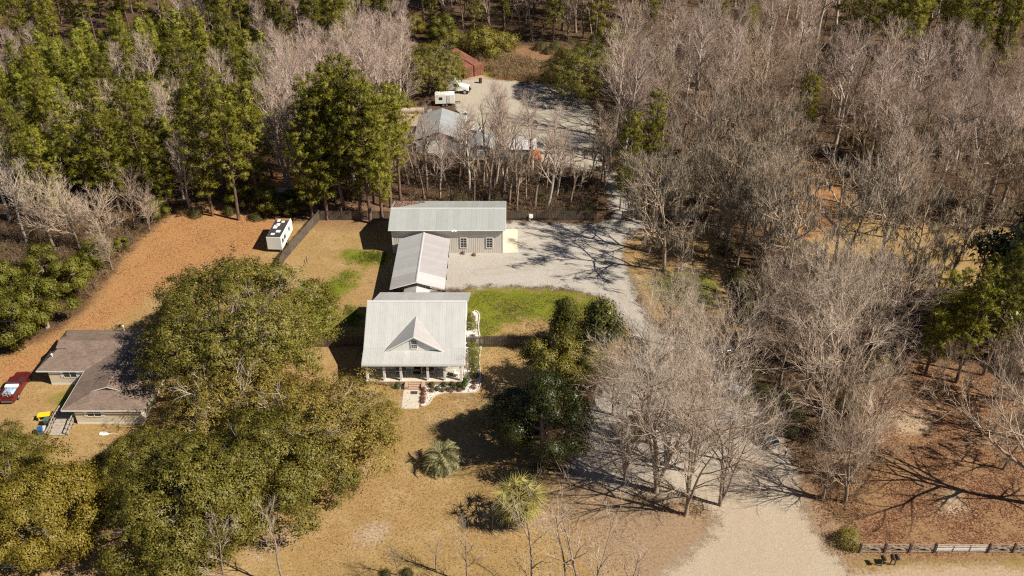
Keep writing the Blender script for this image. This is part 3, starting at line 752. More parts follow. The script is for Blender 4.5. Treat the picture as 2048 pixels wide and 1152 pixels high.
MB().box(-13.32, -13.205, 98.25, 98.31, .52, 2.7).box(-12.275, -12.16, 98.25, 98.31, .52, 2.7).box(-13.32, -12.16, 98.25, 98.31, 2.585, 2.7).build('door_frame', M['white'], d)
MB().tube([(-12.4, 98.22, 1.5), (-12.4, 98.22, 1.56)], .03, 8).build('handle', M['galv'], d)
for wx in (-17.6, -15.3, -10.0, -7.6): H.window(wx, 98.31, 1.15, .85, 1.45, cols=2, rows=4)
for yy in (100.8, 106.8, 110.0): H.window(w1, yy, 1.2, .8, 1.3, '+x')
# brick steps
st = MB()
for i in range(3): st.box(-13.65, -12.05, 95.61 - .32 * (i + 1), 95.605 - .32 * i, 0, .42 - .13 * i)
H.part('steps', st, M['brick'])
for sx in (-14.15, -11.95): H.part('cheek_wall', MB().box(sx, sx + .45, 94.6, 95.6, 0, .56), M['brick'])

def rounded(name, mat, parent, x0, x1, y0, y1, z0, z1, bev=.05):
    return MB().box(x0, x1, y0, y1, z0, z1).build(name, mat, parent, False, bev)
M['cushion'] = plain('brown_cushion', (.2, .13, .085), .9, 0, .2, 5)
M['sagecloth'] = plain('sage_cushion', (.2, .24, .2), .9, 0, .15, 5)
def armchair(x, y, rz, mat, label):
    r = empty('porch_armchair', (x, y, .503), rz, label, 'chair')
    for lx in (-.32, .32):
        for ly in (-.3, .3): MB().box(lx - .035, lx + .035, ly - .035, ly + .035, 0, .42).build('leg', M['white'], r)
    rounded('seat', M['white'], r, -.36, .36, -.36, .34, .36, .43, .01)
    rounded('seat_cushion', mat, r, -.3, .3, -.34, .26, .432, .55)
    b = rounded('backrest', M['white'], r, -.36, .36, .3, .37, .43, 1.0, .015)
    rounded('back_cushion', mat, b, -.3, .3, .2, .298, .56, .98)
    for lx in (-.36, .36): MB().box(lx - .05, lx + .05, -.36, .3, .6, .66).box(lx - .03, lx + .03, -.34, -.28, .43, .6).build('armrest', M['white'], r)
armchair(-11.7, 97.55, 0, M['cushion'], 'white porch armchair with brown cushions right of the door')
armchair(-10.75, 97.55, 0, M['cushion'], 'white porch armchair with brown cushions behind the middle column')
armchair(-7.35, 96.9, R(70), M['white'], 'plain white armchair at the right end of the porch')
r = empty('porch_bench', (-14.9, 97.6, .503), 0, 'white porch bench with sage cushions left of the door', 'bench')
for lx in (-.65, .65): MB().box(lx - .04, lx + .04, -.3, .3, 0, .42).build('leg', M['white'], r)
rounded('seat', M['white'], r, -.75, .75, -.34, .34, .38, .45, .01); rounded('seat_cushion', M['sagecloth'], r, -.7, .7, -.32, .25, .452, .56)
rounded('backrest', M['white'], r, -.75, .75, .28, .35, .45, 1.0, .01); rounded('back_cushion', M['sagecloth'], r, -.7, .7, .2, .278, .57, .95)
M['mat'] = plain('brown_doormat', (.06, .045, .035), .95, 0, .3, 20)
M['rug'] = plain('faded_rug', (.22, .17, .14), .95, 0, .3, 3)
def flat(name, x0, x1, y0, y1, z, mat, label, cat, t=.015):
    o = MB().box(0, x1 - x0, 0, y1 - y0, 0, t).build(name, mat, None, False, .005, (x0, y0, z)); return tag(o, label, cat)
flat('doormat', -13.25, -12.25, 97.2, 97.9, .503, M['mat'], 'dark doormat in front of the cottage front door', 'doormat')
flat('doormat', -13.3, -12.4, 93.7, 94.3, .031, M['mat'], 'brown mat on the walk below the brick steps', 'doormat')
o = flat('rug', -8.55, -7.6, 96.7, 97.5, .503, M['rug'], 'small faded rug at the right end of the porch', 'rug')

# walk, white pebble bed with kerb
M['pebble'] = None
t = NT('white_pebbles'); p = t.pos(); v = t.node('ShaderNodeSeparateColor', 0, Color=t.voro(14, p)); nn = t.noise(1.2, 4, p)
M['pebble'] = t.done(t.bsdf(t.ramp(t.math('ADD', t.math('MULTIPLY', v, .6), t.math('MULTIPLY', nn, .4)), [(.2, (.5, .45, .41)), (.5, (.72, .69, .65)), (.85, (.82, .8, .77))]), .9, 0, t.bump(v, .04, .6), .1))
def z6(x, y): return at(780 + x * 200 / 1920, 700 + y * 120 / 1152)
bed = [z6(150, 640), z6(1300, 615), (-6.5, 96.5), (-6.5, 103.8), at(960, 692), z6(1730, 50), z6(1715, 200), z6(1735, 420), z6(1745, 600), z6(1700, 760), z6(1550, 830), z6(1150, 825), z6(960, 845), z6(830, 910), z6(760, 1010), z6(690, 1065), z6(600, 1065), z6(630, 830), z6(650, 735), z6(140, 745)]
bed = np.array([tuple(q) for q in bed]); bed = smooth_poly(bed, 4)
patch('pebble_bed', bed, .012, M['pebble'], .8, 'white pebble bed around the cottage')
bed2 = smooth_poly(np.array([(-6.5, 104.2), (-6.5, 110.4), at(948, 622), at(959, 630), at(957, 655), at(962, 688), (-5.0, 104.2)]), 4)
patch('side_pebble_bed', bed2, .012, M['pebble'], .8, 'white pebble bed beside the cottage wall behind the fence')
def kerb(name, pts, label):
    r = empty(name, (pts[0][0], pts[0][1], 0), 0, label, 'kerb'); L = r.location.copy()
    mb = None; k = 0
    pts = [Vector((q[0], q[1], .06)) for q in pts]
    for a, b in zip(pts[:-1], pts[1:]):
        if (b - a).length < .05: continue
        d = (b - a).normalized() * .012
        MB().bar(a + d - L, b - d - L, .16, .14).build('kerb_block', M['concrete'], r)
    return r
kerb('bed_kerb', [bed[i] for i in range(16, 65)], 'curved pale concrete kerb round the front pebble bed')
kerb('bed_kerb', [bed2[i] for i in range(8, 25)], 'pale kerb round the side pebble bed')
wk = empty('garden_walk', (-13, 93, 0), 0, 'pale concrete walk from the brick steps towards the oak', 'walk'); wk['kind'] = 'structure'
for i in range(3):
    MB().box(-1.25, 1.0, -1.25 * (i + 1) + 1.62, -1.25 * i + 1.6, .012, .03).build('paving_slab', M['concrete'], wk)

# air conditioner beside the cottage
ax, ay = at(945, 682)
r = empty('air_conditioner', (ax, ay, 0), 0, 'grey air conditioner unit beside the cottage wall', 'air conditioner')
rounded('cabinet', plain('ac_green_grey', (.2, .23, .22), .5, .2, .08, 4), r, -.42, .42, -.42, .42, .08, .92, .04)
rounded('pad', M['concrete'], r, -.55, .55, -.55, .55, .013, .08, .01)
MB().tube([(0, 0, .92), (0, 0, .95)], .36, 20).build('fan_guard', M['galv'], r)
MB().tube([(0, 0, .95), (0, 0, .97)], .16, 14).build('fan_hub', M['black'], r)
lv = MB()
for i in range(9): lv.box(-.36, .36, -.432, -.418, .16 + i * .08, .2 + i * .08)
lv.build('louvre', M['black'], r)['kind'] = 'stuff'

# ------------------------------------------------------------------ barn
BN = B('metal_barn', (-10.3, 133, 0), 'long beige metal barn with grey gabled roof', 'barn')
bx0, bx1, by0, by1 = -19.2, -1.45, 128.7, 137.3
BN.part('wall', yz_prism(MB(), [(by0, .0), (by0, 4.55), (133, 5.75), (by1, 4.55), (by1, 0)], bx0, bx1), M['barnwall'])
rb = MB(); n = 59
for i in range(n):
    xx = bx0 + .15 + i * (bx1 - bx0 - .3) / (n - 1); rb.box(xx - .03, xx + .03, by0 - .018, by0 - .002, .12, 4.5)
BN.part('siding_rib', rb, M['barnwall'], kind='stuff')
rb = MB()
for i in range(28):
    yy = by0 + .2 + i * .3; zt = 4.5 + (1.2 * (1 - abs(yy - 133) / 4.3)); rb.box(bx0 - .018, bx0 - .002, yy - .03, yy + .03, .12, zt); rb.box(bx1 + .002, bx1 + .018, yy - .03, yy + .03, .12, zt)
BN.part('end_siding_rib', rb, M['barnwall'], kind='stuff')
for a_ in (bx0 - .05, bx1 - .1): BN.part('corner_trim', MB().box(a_, a_ + .15, by0 - .05, by0 + .1, 0, 4.5), M['white'])
BN.roof([(-19.65, 128.2, 4.62), (-1.0, 128.2, 4.62), (-1.0, 133, 5.95), (-19.65, 133, 5.95)], (1, 0, 0), M['roof_barn'])
BN.roof([(-19.65, 137.8, 4.6), (-1.0, 137.8, 4.6), (-1.0, 133.01, 5.95), (-19.65, 133.01, 5.95)], (1, 0, 0), M['roof_barn'])
BN.part('ridge_cap', MB().slab([(-19.67, 132.8, 5.93), (-.98, 132.8, 5.93), (-.98, 133.0, 6.01), (-19.67, 133.0, 6.01)], .03), M['roof_new'])
BN.part('gutter', MB().box(-19.65, -1.0, 128.1, 128.19, 4.5, 4.62), M['white'])
BN.part('rake_trim', yz_prism(yz_prism(MB(), [(128.2, 4.4), (128.2, 4.58), (133, 5.9), (137.8, 4.58), (137.8, 4.4), (133, 5.7)], -19.7, -19.655), [(128.2, 4.4), (128.2, 4.58), (133, 5.9), (137.8, 4.58), (137.8, 4.4), (133, 5.7)], -.995, -.95), M['white'])
for px in (927, 979):
    wx = at(px, 488, 2.0)[0]; BN.window(wx, by0 - .036, 1.1, .95, 1.75, cols=2, rows=4, frame=.1)
fl = BN.part('floodlight', MB().box(-9.35, -8.95, 127.85, 128.1, 4.5, 4.75), M['white'])
MB().tube([(-9.4, 127.85, 4.55), (-9.4, 127.7, 4.75)], [.1, .16], 8).tube([(-8.9, 127.85, 4.55), (-8.9, 127.7, 4.75)], [.1, .16], 8).build('lamp_head', M['white'], fl)
ap = MB().box(-1.44, .95, 128.7, 136.2, .01, .09).build('concrete_apron', plain('cream_concrete', (.62, .57, .46), .85, 0, .08, .8), None); tag(ap, 'cream concrete apron along the end of the barn', 'concrete apron', kind='structure')
g = np.random.default_rng(5)
Cn = np.stack([g.uniform(-19.4, -14.5, 900) , g.uniform(133.4, 137.6, 900), np.zeros(900)], -1)
keep = (Cn[:, 0] + 19.4) < (Cn[:, 1] - 132.8) * 1.3; Cn = Cn[keep]; Cn[:, 2] = 5.95 - (Cn[:, 1] - 133) * .281 + .06
V_, F_ = leaves(Cn, .22, g, .5, 2.0)
tag(link('fallen_leaves', np_mesh('fallen_leaves', V_, [F_], M['rustleaf'])), 'fallen rusty leaves on the back slope of the barn roof', 'leaves', kind='stuff')

# ------------------------------------------------------------------ carport and breezeway roof
CP = B('carport', (-14, 121, 0), 'open carport with ribbed metal gable roof between barn and cottage', 'carport')
cy0, cy1, cz, ct = 113.9, 128.1, 3.0, 4.25
for (a, b, mw, me_) in ((cy0, 116.8, M['roof_metal'], M['roof_new']), (116.8, cy1, M['roof_metal'], M['roof_rose'])):
    CP.roof([(-18.0, a, cz), (-18.0, b, cz), (-14.0, b, ct), (-14.0, a, ct)], (0, 1, 0), mw if a > 115 else M['roof_rose'])
    CP.roof([(-9.9, a, cz), (-9.9, b, cz), (-14.0, b, ct), (-14.0, a, ct)], (0, 1, 0), me_)
CP.part('ridge_cap', MB().slab([(-14.18, cy0, 4.24), (-14.0, cy0, 4.31), (-14.0, cy1, 4.31), (-14.18, cy1, 4.24)], .02).slab([(-14.0, cy0, 4.311), (-13.82, cy0, 4.24), (-13.82, cy1, 4.24), (-14.0, cy1, 4.311)], .02), M['roof_new'])
for cx in (-17.7, -10.2):
    for k in range(5):
        CP.part('post', MB().box(cx - .08, cx + .08, cy0 + .3 + k * 3.3, cy0 + .46 + k * 3.3, 0, 2.95), M['steel'])
for k in range(5):
    yy = cy0 + .38 + k * 3.3; tr = MB()
    tr.bar((-17.7, yy, 2.9), (-10.2, yy, 2.9), .06, .08)
    for i in range(10):
        xa = -17.7 + .75 * i; za = 2.9 + (1 - abs(xa + 14) / 4) * 1.15; xb = xa + .375; 
        tr.bar((xa, yy, 2.92), (xb, yy, 2.95 + max(0, (1 - abs(xb + 14) / 4.05)) * 1.15), .04, .04); tr.bar((xb, yy, 2.95 + max(0, (1 - abs(xb + 14) / 4.05)) * 1.15), (xa + .75, yy, 2.92), .04, .04)
    CP.part('truss', tr, M['steel'])
CP.part('fascia', MB().bar((-18.0, cy0 - .03, cz - .08), (-14, cy0 - .03, ct - .08), .03, .14).bar((-9.9, cy0 - .03, cz - .08), (-14, cy0 - .03, ct - .08), .03, .14), M['white'])
BW = B('breezeway', (-14, 113, 0), 'small white-roofed breezeway between cottage and carport', 'breezeway')
BW.roof([(-15.9, 111.2, 2.75), (-15.9, 115.6, 2.75), (-14.0, 115.6, 3.4), (-14.0, 111.2, 3.4)], (0, 1, 0), M['roof_rose'])
BW.roof([(-12.1, 111.2, 2.75), (-12.1, 115.6, 2.75), (-14.0, 115.6, 3.4), (-14.0, 111.2, 3.4)], (0, 1, 0), M['roof_new'])
for px_ in (-15.6, -12.4):
    BW.part('post', MB().box(px_ - .06, px_ + .06, 112.4, 112.52, 0, 2.72), M['white']); BW.part('post', MB().box(px_ - .06, px_ + .06, 115.2, 115.32, 0, 2.72), M['white'])

# ------------------------------------------------------------------ neighbour's brown-roofed house
NB = B('ranch_house', (-54, 96, 0), 'cream ranch house with brown shingle roof and L-shaped plan', 'house')
NB.part('wall', MB().prism([(-61.0, 95.72), (-54.6, 95.72), (-54.6, 88.05), (-46.3, 88.05), (-46.3, 103.7), (-61.0, 103.7)], .0, 2.45), M['cream'])
sd = MB()
for i in range(8):
    z0 = .35 + i * .26
    sd.box(-61.02, -54.8, 95.685, 95.717, z0, z0 + .252); sd.box(-54.62, -46.3, 88.015, 88.047, z0, z0 + .252)
    sd.box(-61.035, -61.002, 95.72, 103.7, z0, z0 + .252)
NB.part('siding', sd, M['cream'], kind='stuff')
NB.part('foundation', MB().box(-61.03, -54.7, 95.67, 95.715, 0, .3).box(-54.63, -46.3, 88.0, 88.045, 0, .3), M['white'])
ez, rz_ = 2.5, 4.05
mainf = [(-62.4, 95.5, ez), (-55.9, 95.5, ez), (-50.9, 99.95, rz_), (-59.9, 99.95, rz_), (-59.9, 99.0, 3.72), (-60.3, 98.0, 3.37)]
def slab(pts, t=.12): return MB().slab(pts, t)
NB.part('roof', slab([(-62.4, 95.5, ez), (-44.6, 95.5, ez), (-44.6, 100, rz_), (-59.8, 100, rz_)]), M['shingle'])
NB.part('roof', slab([(-44.6, 104.5, ez), (-61.9, 104.5, ez), (-59.8, 100.003, rz_), (-44.6, 100.003, rz_)]), M['shingle'])
NB.part('roof', slab([(-61.9, 104.5, ez), (-62.4, 95.5, ez), (-59.81, 100, rz_)]), M['shingle'])
gbt = MB().slab([(-60.62, 98.9, 3.75), (-60.62, 101.1, 3.75), (-60.62, 100, 4.14)][::-1], .05)
NB.part('gablet', gbt, M['white'])
NB.part('gablet_roof', slab([(-60.75, 98.7, 3.72), (-59.4, 98.7, 3.72), (-59.4, 100, 4.16), (-60.75, 100, 4.16)], .06).slab([(-59.4, 101.3, 3.72), (-60.75, 101.3, 3.72), (-60.75, 100.002, 4.16), (-59.4, 100.002, 4.16)], .06), M['shingle'])
# front wing
wz = 4.02
NB.part('wing_roof', slab([(-56.0, 95.6, ez), (-56.0, 87.75, ez), (-50.9, 91.5, wz), (-50.9, 100.0, wz)][::1]), M['shingle'])
NB.part('wing_roof', slab([(-45.7, 87.75, ez), (-45.7, 100, ez), (-50.897, 100.0, wz), (-50.897, 91.5, wz)]), M['shingle'])
NB.part('wing_roof', slab([(-56.0, 87.747, ez), (-45.7, 87.747, ez), (-50.9, 91.497, wz)]), M['shingle'])
NB.part('gable_roof', slab([(-53.0, 90.3, 3.4), (-50.9, 90.3, 4.12), (-50.9, 92.6, 4.12), (-53.0, 92.6, 3.4)][::-1], .06).slab([(-50.897, 90.3, 4.12), (-48.8, 90.3, 3.4), (-48.8, 92.6, 3.4), (-50.897, 92.6, 4.12)][::-1], .06), M['shingle'])
NB.part('gable_vent', MB().slab([(-52.5, 90.5, 3.45), (-49.3, 90.5, 3.45), (-50.9, 90.5, 4.02)], .04), M['black'])
gt_ = MB().bar((-53.02, 90.27, 3.36), (-50.9, 90.27, 4.08), .03, .12).bar((-48.78, 90.27, 3.36), (-50.9, 90.27, 4.08), .03, .12)
NB.part('gable_trim', gt_, M['white'])
NB.part('fascia', MB().box(-62.4, -55.95, 95.43, 95.48, 2.3, 2.48).box(-56.06, -56.01, 87.75, 95.48, 2.3, 2.48).box(-56.0, -45.7, 87.68, 87.73, 2.3, 2.48), M['white'])
def pairwin(xc, y, z, w):
    for k in (-1, 1): NB.window(xc + k * (w / 2 + .04), y, z, w, 1.0, cols=1, rows=2, frame=.05)
    for k in (-1, 1): NB.part('shutter', MB().box(xc + k * (w + .3) - .17, xc + k * (w + .3) + .17, y - .05, y - .003, z - .05, z + 1.05), M['white'])
pairwin(-58.2, 95.685, 1.3, .8); pairwin(-52.2, 88.015, 1.3, .8)
for (vx, vy, vz) in ((-60.9, 97.6, 2.7), (-53.6, 103.9, 2.75)):
    NB.part('vent_pipe', MB().tube([(vx, vy, vz), (vx, vy, vz + .9)], .07, 8).tube([(vx, vy, vz + .9), (vx, vy, vz + 1.0)], [.16, .05], 8), M['white'])

# distant or half-hidden buildings
def gable_shed(name, label, x0, x1, y0, y1, ze, zr_, wallm, roofm, axis='y', cat='shed', over=.3):
    b = B(name, ((x0 + x1) / 2, (y0 + y1) / 2, 0), label, cat)
    xc, yc = (x0 + x1) / 2, (y0 + y1) / 2
    if axis == 'y':
        pf = [(x0, 0), (x0, ze), (xc, zr_ - .08), (x1, ze), (x1, 0)]
        n = 5; mb = MB().add([(x, y0, z) for x, z in pf] + [(x, y1, z) for x, z in pf], [tuple(range(n - 1, -1, -1)), tuple(range(n, 2 * n))] + [(i, (i + 1) % n, (i + 1) % n + n, i + n) for i in range(n)])
        b.part('wall', mb, wallm); k = (zr_ - ze) / (xc - x0)
        b.roof([(x0 - over, y0 - over, ze - over * k), (x0 - over, y1 + over, ze - over * k), (xc, y1 + over, zr_), (xc, y0 - over, zr_)], (0, 1, 0), roofm, 1.0, .5)
        b.roof([(x1 + over, y0 - over, ze - over * k), (x1 + over, y1 + over, ze - over * k), (xc, y1 + over, zr_), (xc, y0 - over, zr_)], (0, 1, 0), roofm, 1.0, .5)
    else:
        b.part('wall', yz_prism(MB(), [(y0, 0), (y0, ze), (yc, zr_ - .08), (y1, ze), (y1, 0)], x0, x1), wallm); k = (zr_ - ze) / (yc - y0)
        b.roof([(x0 - over, y0 - over, ze - over * k), (x1 + over, y0 - over, ze - over * k), (x1 + over, yc, zr_), (x0 - over, yc, zr_)], (1, 0, 0), roofm, 1.0, .5)
        b.roof([(x0 - over, y1 + over, ze - over * k), (x1 + over, y1 + over, ze - over * k), (x1 + over, yc, zr_), (x0 - over, yc, zr_)], (1, 0, 0), roofm, 1.0, .5)
    return b
M['greyroof'] = plain('grey_sheet_roof', (.36, .38, .4), .5, .2, .06, .6, .4, 0, 0, .05)
M['lilac'] = plain('pale_lilac_sheet', (.55, .54, .58), .5, .1, .06, .6, .4)
M['greywall'] = plain('grey_board_wall', (.3, .3, .3), .7, 0, .1, 1)
sA = gable_shed('workshop', 'grey-roofed workshop behind the bare trees, left of the gravel yard', -18.6, -9.6, 165.5, 176.5, 3.0, 4.6, M['greywall'], M['greyroof'])
sA.part('door', MB().box(-16.4, -13.4, 165.43, 165.498, .05, 2.6), M['white'])
sB = gable_shed('shed', 'pale grey shed roof right of the workshop', -8.2, -3.6, 162.5, 168.5, 2.5, 3.3, M['greywall'], M['greyroof'])
sB.part('door', MB().box(-6.6, -5.4, 162.43, 162.498, .05, 2.1), M['white'])
sC = gable_shed('shed', 'low shed with pale lilac sheet roof behind the bare trees', -2.2, 4.4, 163.0, 168.4, 2.2, 3.0, M['greywall'], M['lilac'], 'x')
sC.part('door', MB().box(.2, 1.2, 163.43, 163.498, .05, 2.0), M['white'])
sx_, sy_ = at(567, 412)
sD = gable_shed('shed', 'small grey shed in the shade behind the camper', sx_ - 1.3, sx_ + 1.3, sy_, sy_ + 2.6, 2.1, 2.7, M['greywall'], M['greyroof'], 'x')
sD.part('door', MB().box(sx_ - .4, sx_ + .4, sy_ - .06, sy_ - .002, .05, 1.9), M['white'])
M['tanroof'] = plain('tan_shingle_roof', (.34, .25, .18), .85, 0, .15, 1.5)
sE = gable_shed('outbuilding', 'outbuilding with tan roof at the right edge among trees', 67.6, 75.0, 95.5, 101.5, 2.0, 3.6, M['cream'], M['tanroof'], 'x', 'outbuilding')
sE.part('door', MB().box(70, 71, 95.43, 95.498, .05, 2.1), M['white'])

# ------------------------------------------------------------------ fences
pk = MB(); ww = 2.4; k = 15
for i in range(k):
    x = i * ww / k; pk.prism([(x + .008, -.03 if i % 2 else -.05), (x + ww / k - .022, -.03 if i % 2 else -.05), (x + ww / k - .022, -.008 if i % 2 else -.028), (x + .008, -.008 if i % 2 else -.028)], .05, 1.82 + .03 * ((i * 7) % 3))
picket_me = pk.mesh('picket_panel', M['fence'])
rail_me = MB().box(0, ww, 0, .04, .35, .44).box(0, ww, 0, .04, 1.4, 1.49).mesh('rail', M['fence'])
post_me = MB().box(-.05, .05, .041, .14, 0, 1.95).mesh('fence_post', M['fence'])
def fence(a, b, label):
    a = Vector((*a, 0)); b = Vector((*b, 0)); d = b - a; n = max(1, round(d.length / ww)); ang = math.atan2(d.y, d.x); s = d.length / n / ww
    r = empty('picket_fence', a, ang, label, 'fence')
    for i in range(n):
        link('picket_panel', picket_me, r, None, (i * ww * s, 0, 0), (random.uniform(-.02, .02), 0, 0), (s, 1, random.uniform(.97, 1.03)))
        link('rail', rail_me, r, None, (i * ww * s, 0, 0), None, (s, 1, 1))
        link('fence_post', post_me, r, None, (i * ww * s, 0, 0))
    link('fence_post', post_me, r, None, (n * ww * s, 0, 0))
    return r
fence((-33.0, 139.4), (-19.6, 139.4), 'shaded wooden fence under the tall pines left of the barn')
fence((-.9, 139.4), (14.4, 139.4), 'wooden picket fence behind the gravel parking, right of the barn')
fence((18.8, 139.4), (33.5, 139.4), 'wooden fence right of the back gap, behind bare branches')
fence((-36.4, 126.5), (-33.0, 139.3), 'sunlit wooden fence running past the white camper')
fence((-37.0, 104.0), (-36.4, 126.4), 'wooden side fence hidden under the largest live oak')
fence((-36.9, 103.9), (-19.6, 103.9), 'shaded wooden fence left of the white cottage')
fence((-6.3, 103.9), (8.7, 103.9), 'dark wooden fence from the white cottage to the cedar')
fence((34.0, 139.2), (34.6, 108.5), 'dark shaded wooden fence along the right side of the yard')

# cross-rail fence by the road
def cross_bay(r, x, rails=True):
    MB().bar((x + .1, 0, 1.28), (x + 2.55, 0, 1.28), .05, .14).build('rail', M['rawwood'], r)
    MB().bar((x + .1, 0, .18), (x + 2.55, 0, .18), .05, .14).build('rail', M['rawwood'], r)
    MB().bar((x + .1, -.03, .25), (x + 2.55, -.03, 1.2), .04, .12).build('brace', M['rawwood'], r)
    MB().bar((x + .1, .035, 1.2), (x + 2.55, .035, .25), .04, .12).build('brace', M['rawwood'], r)
def post(r, x, h=1.5): MB().box(x - .1, x + .1, -.1, .1, 0, h).build('post', M['fence'], r, False, .015)
fx, fy = at(1718, 1105)
r = empty('cross_rail_fence', (fx, fy, 0), 0, 'grey timber fence with crossed rails left of the metal gate', 'fence')
for i in range(3): cross_bay(r, i * 2.68)
for i in range(4): post(r, i * 2.68)
r = empty('farm_gate', (fx + 3 * 2.68 + .15, fy, 0), 0, 'white tubular metal farm gate between fence posts', 'gate')
for z_ in (.25, .45, .65, .9, 1.2): MB().tube([(0, 0, z_), (5.5, 0, z_)], .028, 6).build('tube_rail', M['white'], r)
for x_ in (.03, 1.85, 3.65, 5.47): MB().tube([(x_, -.03, .23), (x_, -.03, 1.22)], .03, 6).build('upright', M['galv'], r)
r = empty('cross_rail_fence', (fx + 13.85, fy, 0), 0, 'grey timber fence with crossed rails right of the metal gate', 'fence')
for i in range(2): cross_bay(r, i * 2.68)
for i in range(3): post(r, i * 2.68)
lx_, ly_ = at(30, 1140)
r = empty('rail_fence', (lx_, ly_, 0), 0, 'low timber rail fence in the bottom left corner', 'fence')
MB().bar((-3, 0, .95), (2.6, 0, .95), .06, .16).build('rail', M['rawwood'], r); MB().bar((-3, 0, .45), (2.6, 0, .45), .06, .14).build('rail', M['rawwood'], r)
for x_ in (-3, -.2, 2.7): MB().box(x_ - .09, x_ + .09, -.09, .09, 0, 1.2).build('post', M['rawwood'], r, False, .015)
px_, py_ = at(150, 1149)
r = empty('gate_post', (px_, py_, 0), 0, 'single weathered post beside the low rail fence', 'post')
MB().tube([(0, 0, 0), (.02, 0, 1.25)], [.11, .09], 10).build('post_shaft', M['rawwood'], r); MB().tube([(.02, 0, 1.251), (.02, 0, 1.29)], [.1, .05], 10).build('post_cap', M['galv'], r)
# ------------------------------------------------------------------ more plant shapes
proto('oakA', 'live_oak', broadleaf('oakA', 401, 14.5, 12.5, M['oakleaf'], M['bark_oak'], 95000, .24, .16, .34, moss=90, counts=(20, 8, 6)))
proto('oakB', 'live_oak', broadleaf('oakB', 402, 11.5, 10.5, M['oakleaf_b'], M['bark_pale'], 52000, .24, .18, .32, counts=(15, 8, 6)))
proto('oakC', 'live_oak', broadleaf('oakC', 403, 12.0, 10.0, M['oakleaf'], M['bark_oak'], 78000, .24, .18, .33, counts=(16, 8, 6)))
proto('oakD', 'live_oak', broadleaf('oakD', 404, 10.5, 8.0, M['oakleaf_y'], M['bark_oak'], 58000, .24, .2, .33, counts=(10, 8, 6)))
proto('evergreen', 'evergreen_tree', broadleaf('evergreen', 405, 13.5, 6.0, M['darkleaf'], M['bark'], 46000, .23, .1, .36, counts=(12, 7, 6)))
proto('holly', 'evergreen_tree', broadleaf('holly', 406, 8, 4.2, M['oakleaf'], M['bark'], 16000, .23, .15, .32, counts=(10, 7, 5)))
proto('cedar', 'cedar_tree', broadleaf('cedar', 407, 9, 2.9, M['cedar'], M['bark'], 24000, .22, .03, .34, shape='cone', counts=(14, 6, 5)))
proto('magnolia', 'magnolia_tree', broadleaf('magnolia', 408, 8, 3.6, M['magnolia'], M['bark'], 11000, .34, .08, .45, shape='cone', counts=(9, 6, 5), asp=.45))
proto('myrtle', 'evergreen_tree', broadleaf('myrtle0', 409, 8, 4.5, M['myrtle'], M['bark'], 17000, .28, .1, .36, counts=(11, 7, 5)))
proto('myrtle', 'evergreen_tree', broadleaf('myrtle1', 410, 7, 3.6, M['myrtle'], M['bark'], 13000, .28, .1, .34, counts=(11, 7, 5)))
proto('cane', 'cane_clump', broadleaf('cane', 411, 5.5, 4.0, M['bamboo'], M['bark'], 9000, .42, .05, .6, counts=(12, 6, 4), asp=.3))

M['turf'] = leafmat('turf_blades', [(.07, .085, .012), (.13, .145, .02), (.2, .2, .04)], .6, .3, .1)
def shrub(nm, seed, r, h, leafm, n, size, asp=.5, stems=14):
    g = np.random.default_rng(seed)
    d = unit(g.normal(size=(n, 3))); d[:, 2] = np.abs(d[:, 2]) * .9 + .02
    lump = 1 + .18 * np.sin(d[:, 0] * 5 + seed) * np.sin(d[:, 1] * 6 + 1) + .08 * g.normal(size=n)
    Cn = d * (g.uniform(.55, 1, n) ** .4 * lump)[:, None] * np.array([r, r, h]) + np.array([0, 0, .08])
    N0 = unit(d + np.array([0, 0, .3])); V, Fl = leaves(Cn, size, g, asp, .3, N0)
    S = np.zeros((stems, 3)); D = unit(g.normal(size=(stems, 3)) + np.array([0, 0, 1.6])) * np.array([r, r, h]) * .8
    st = [(np.stack([S[i], S[i] + D[i] * .5 + g.normal(size=3) * .04, S[i] + D[i]]), np.array([.03, .02, .008])) for i in range(stems)]
    Vs, Fs = sweep(st, 4)
    return [('stem', np_mesh(nm + '_stem', Vs, [Fs], M['bark'])), ('foliage', np_mesh(nm + '_foliage', V, [Fl], leafm, normals=np.repeat(N0, 4, 0)))]
for i in range(2): proto('box', 'boxwood_shrub', shrub('box%d' % i, 500 + i, .5, .85, M['boxwood'], 900, .11))
for i in range(2): proto('rust', 'rust_shrub', shrub('rust%d' % i, 510 + i, .42, .5, M['rustleaf'], 260, .12))
proto('azalea', 'green_shrub', shrub('azalea', 520, .85, 1.5, M['myrtle'], 1500, .13))
proto('yellowbush', 'yellow_shrub', shrub('yellowbush', 521, 1.5, 1.9, M['bamboo'], 2600, .16, .4))
for i in range(2): proto('bigshrub', 'evergreen_shrub', shrub('bigshrub%d' % i, 530 + i, 2.0, 2.6, M['brushgreen'], 2600, .2))

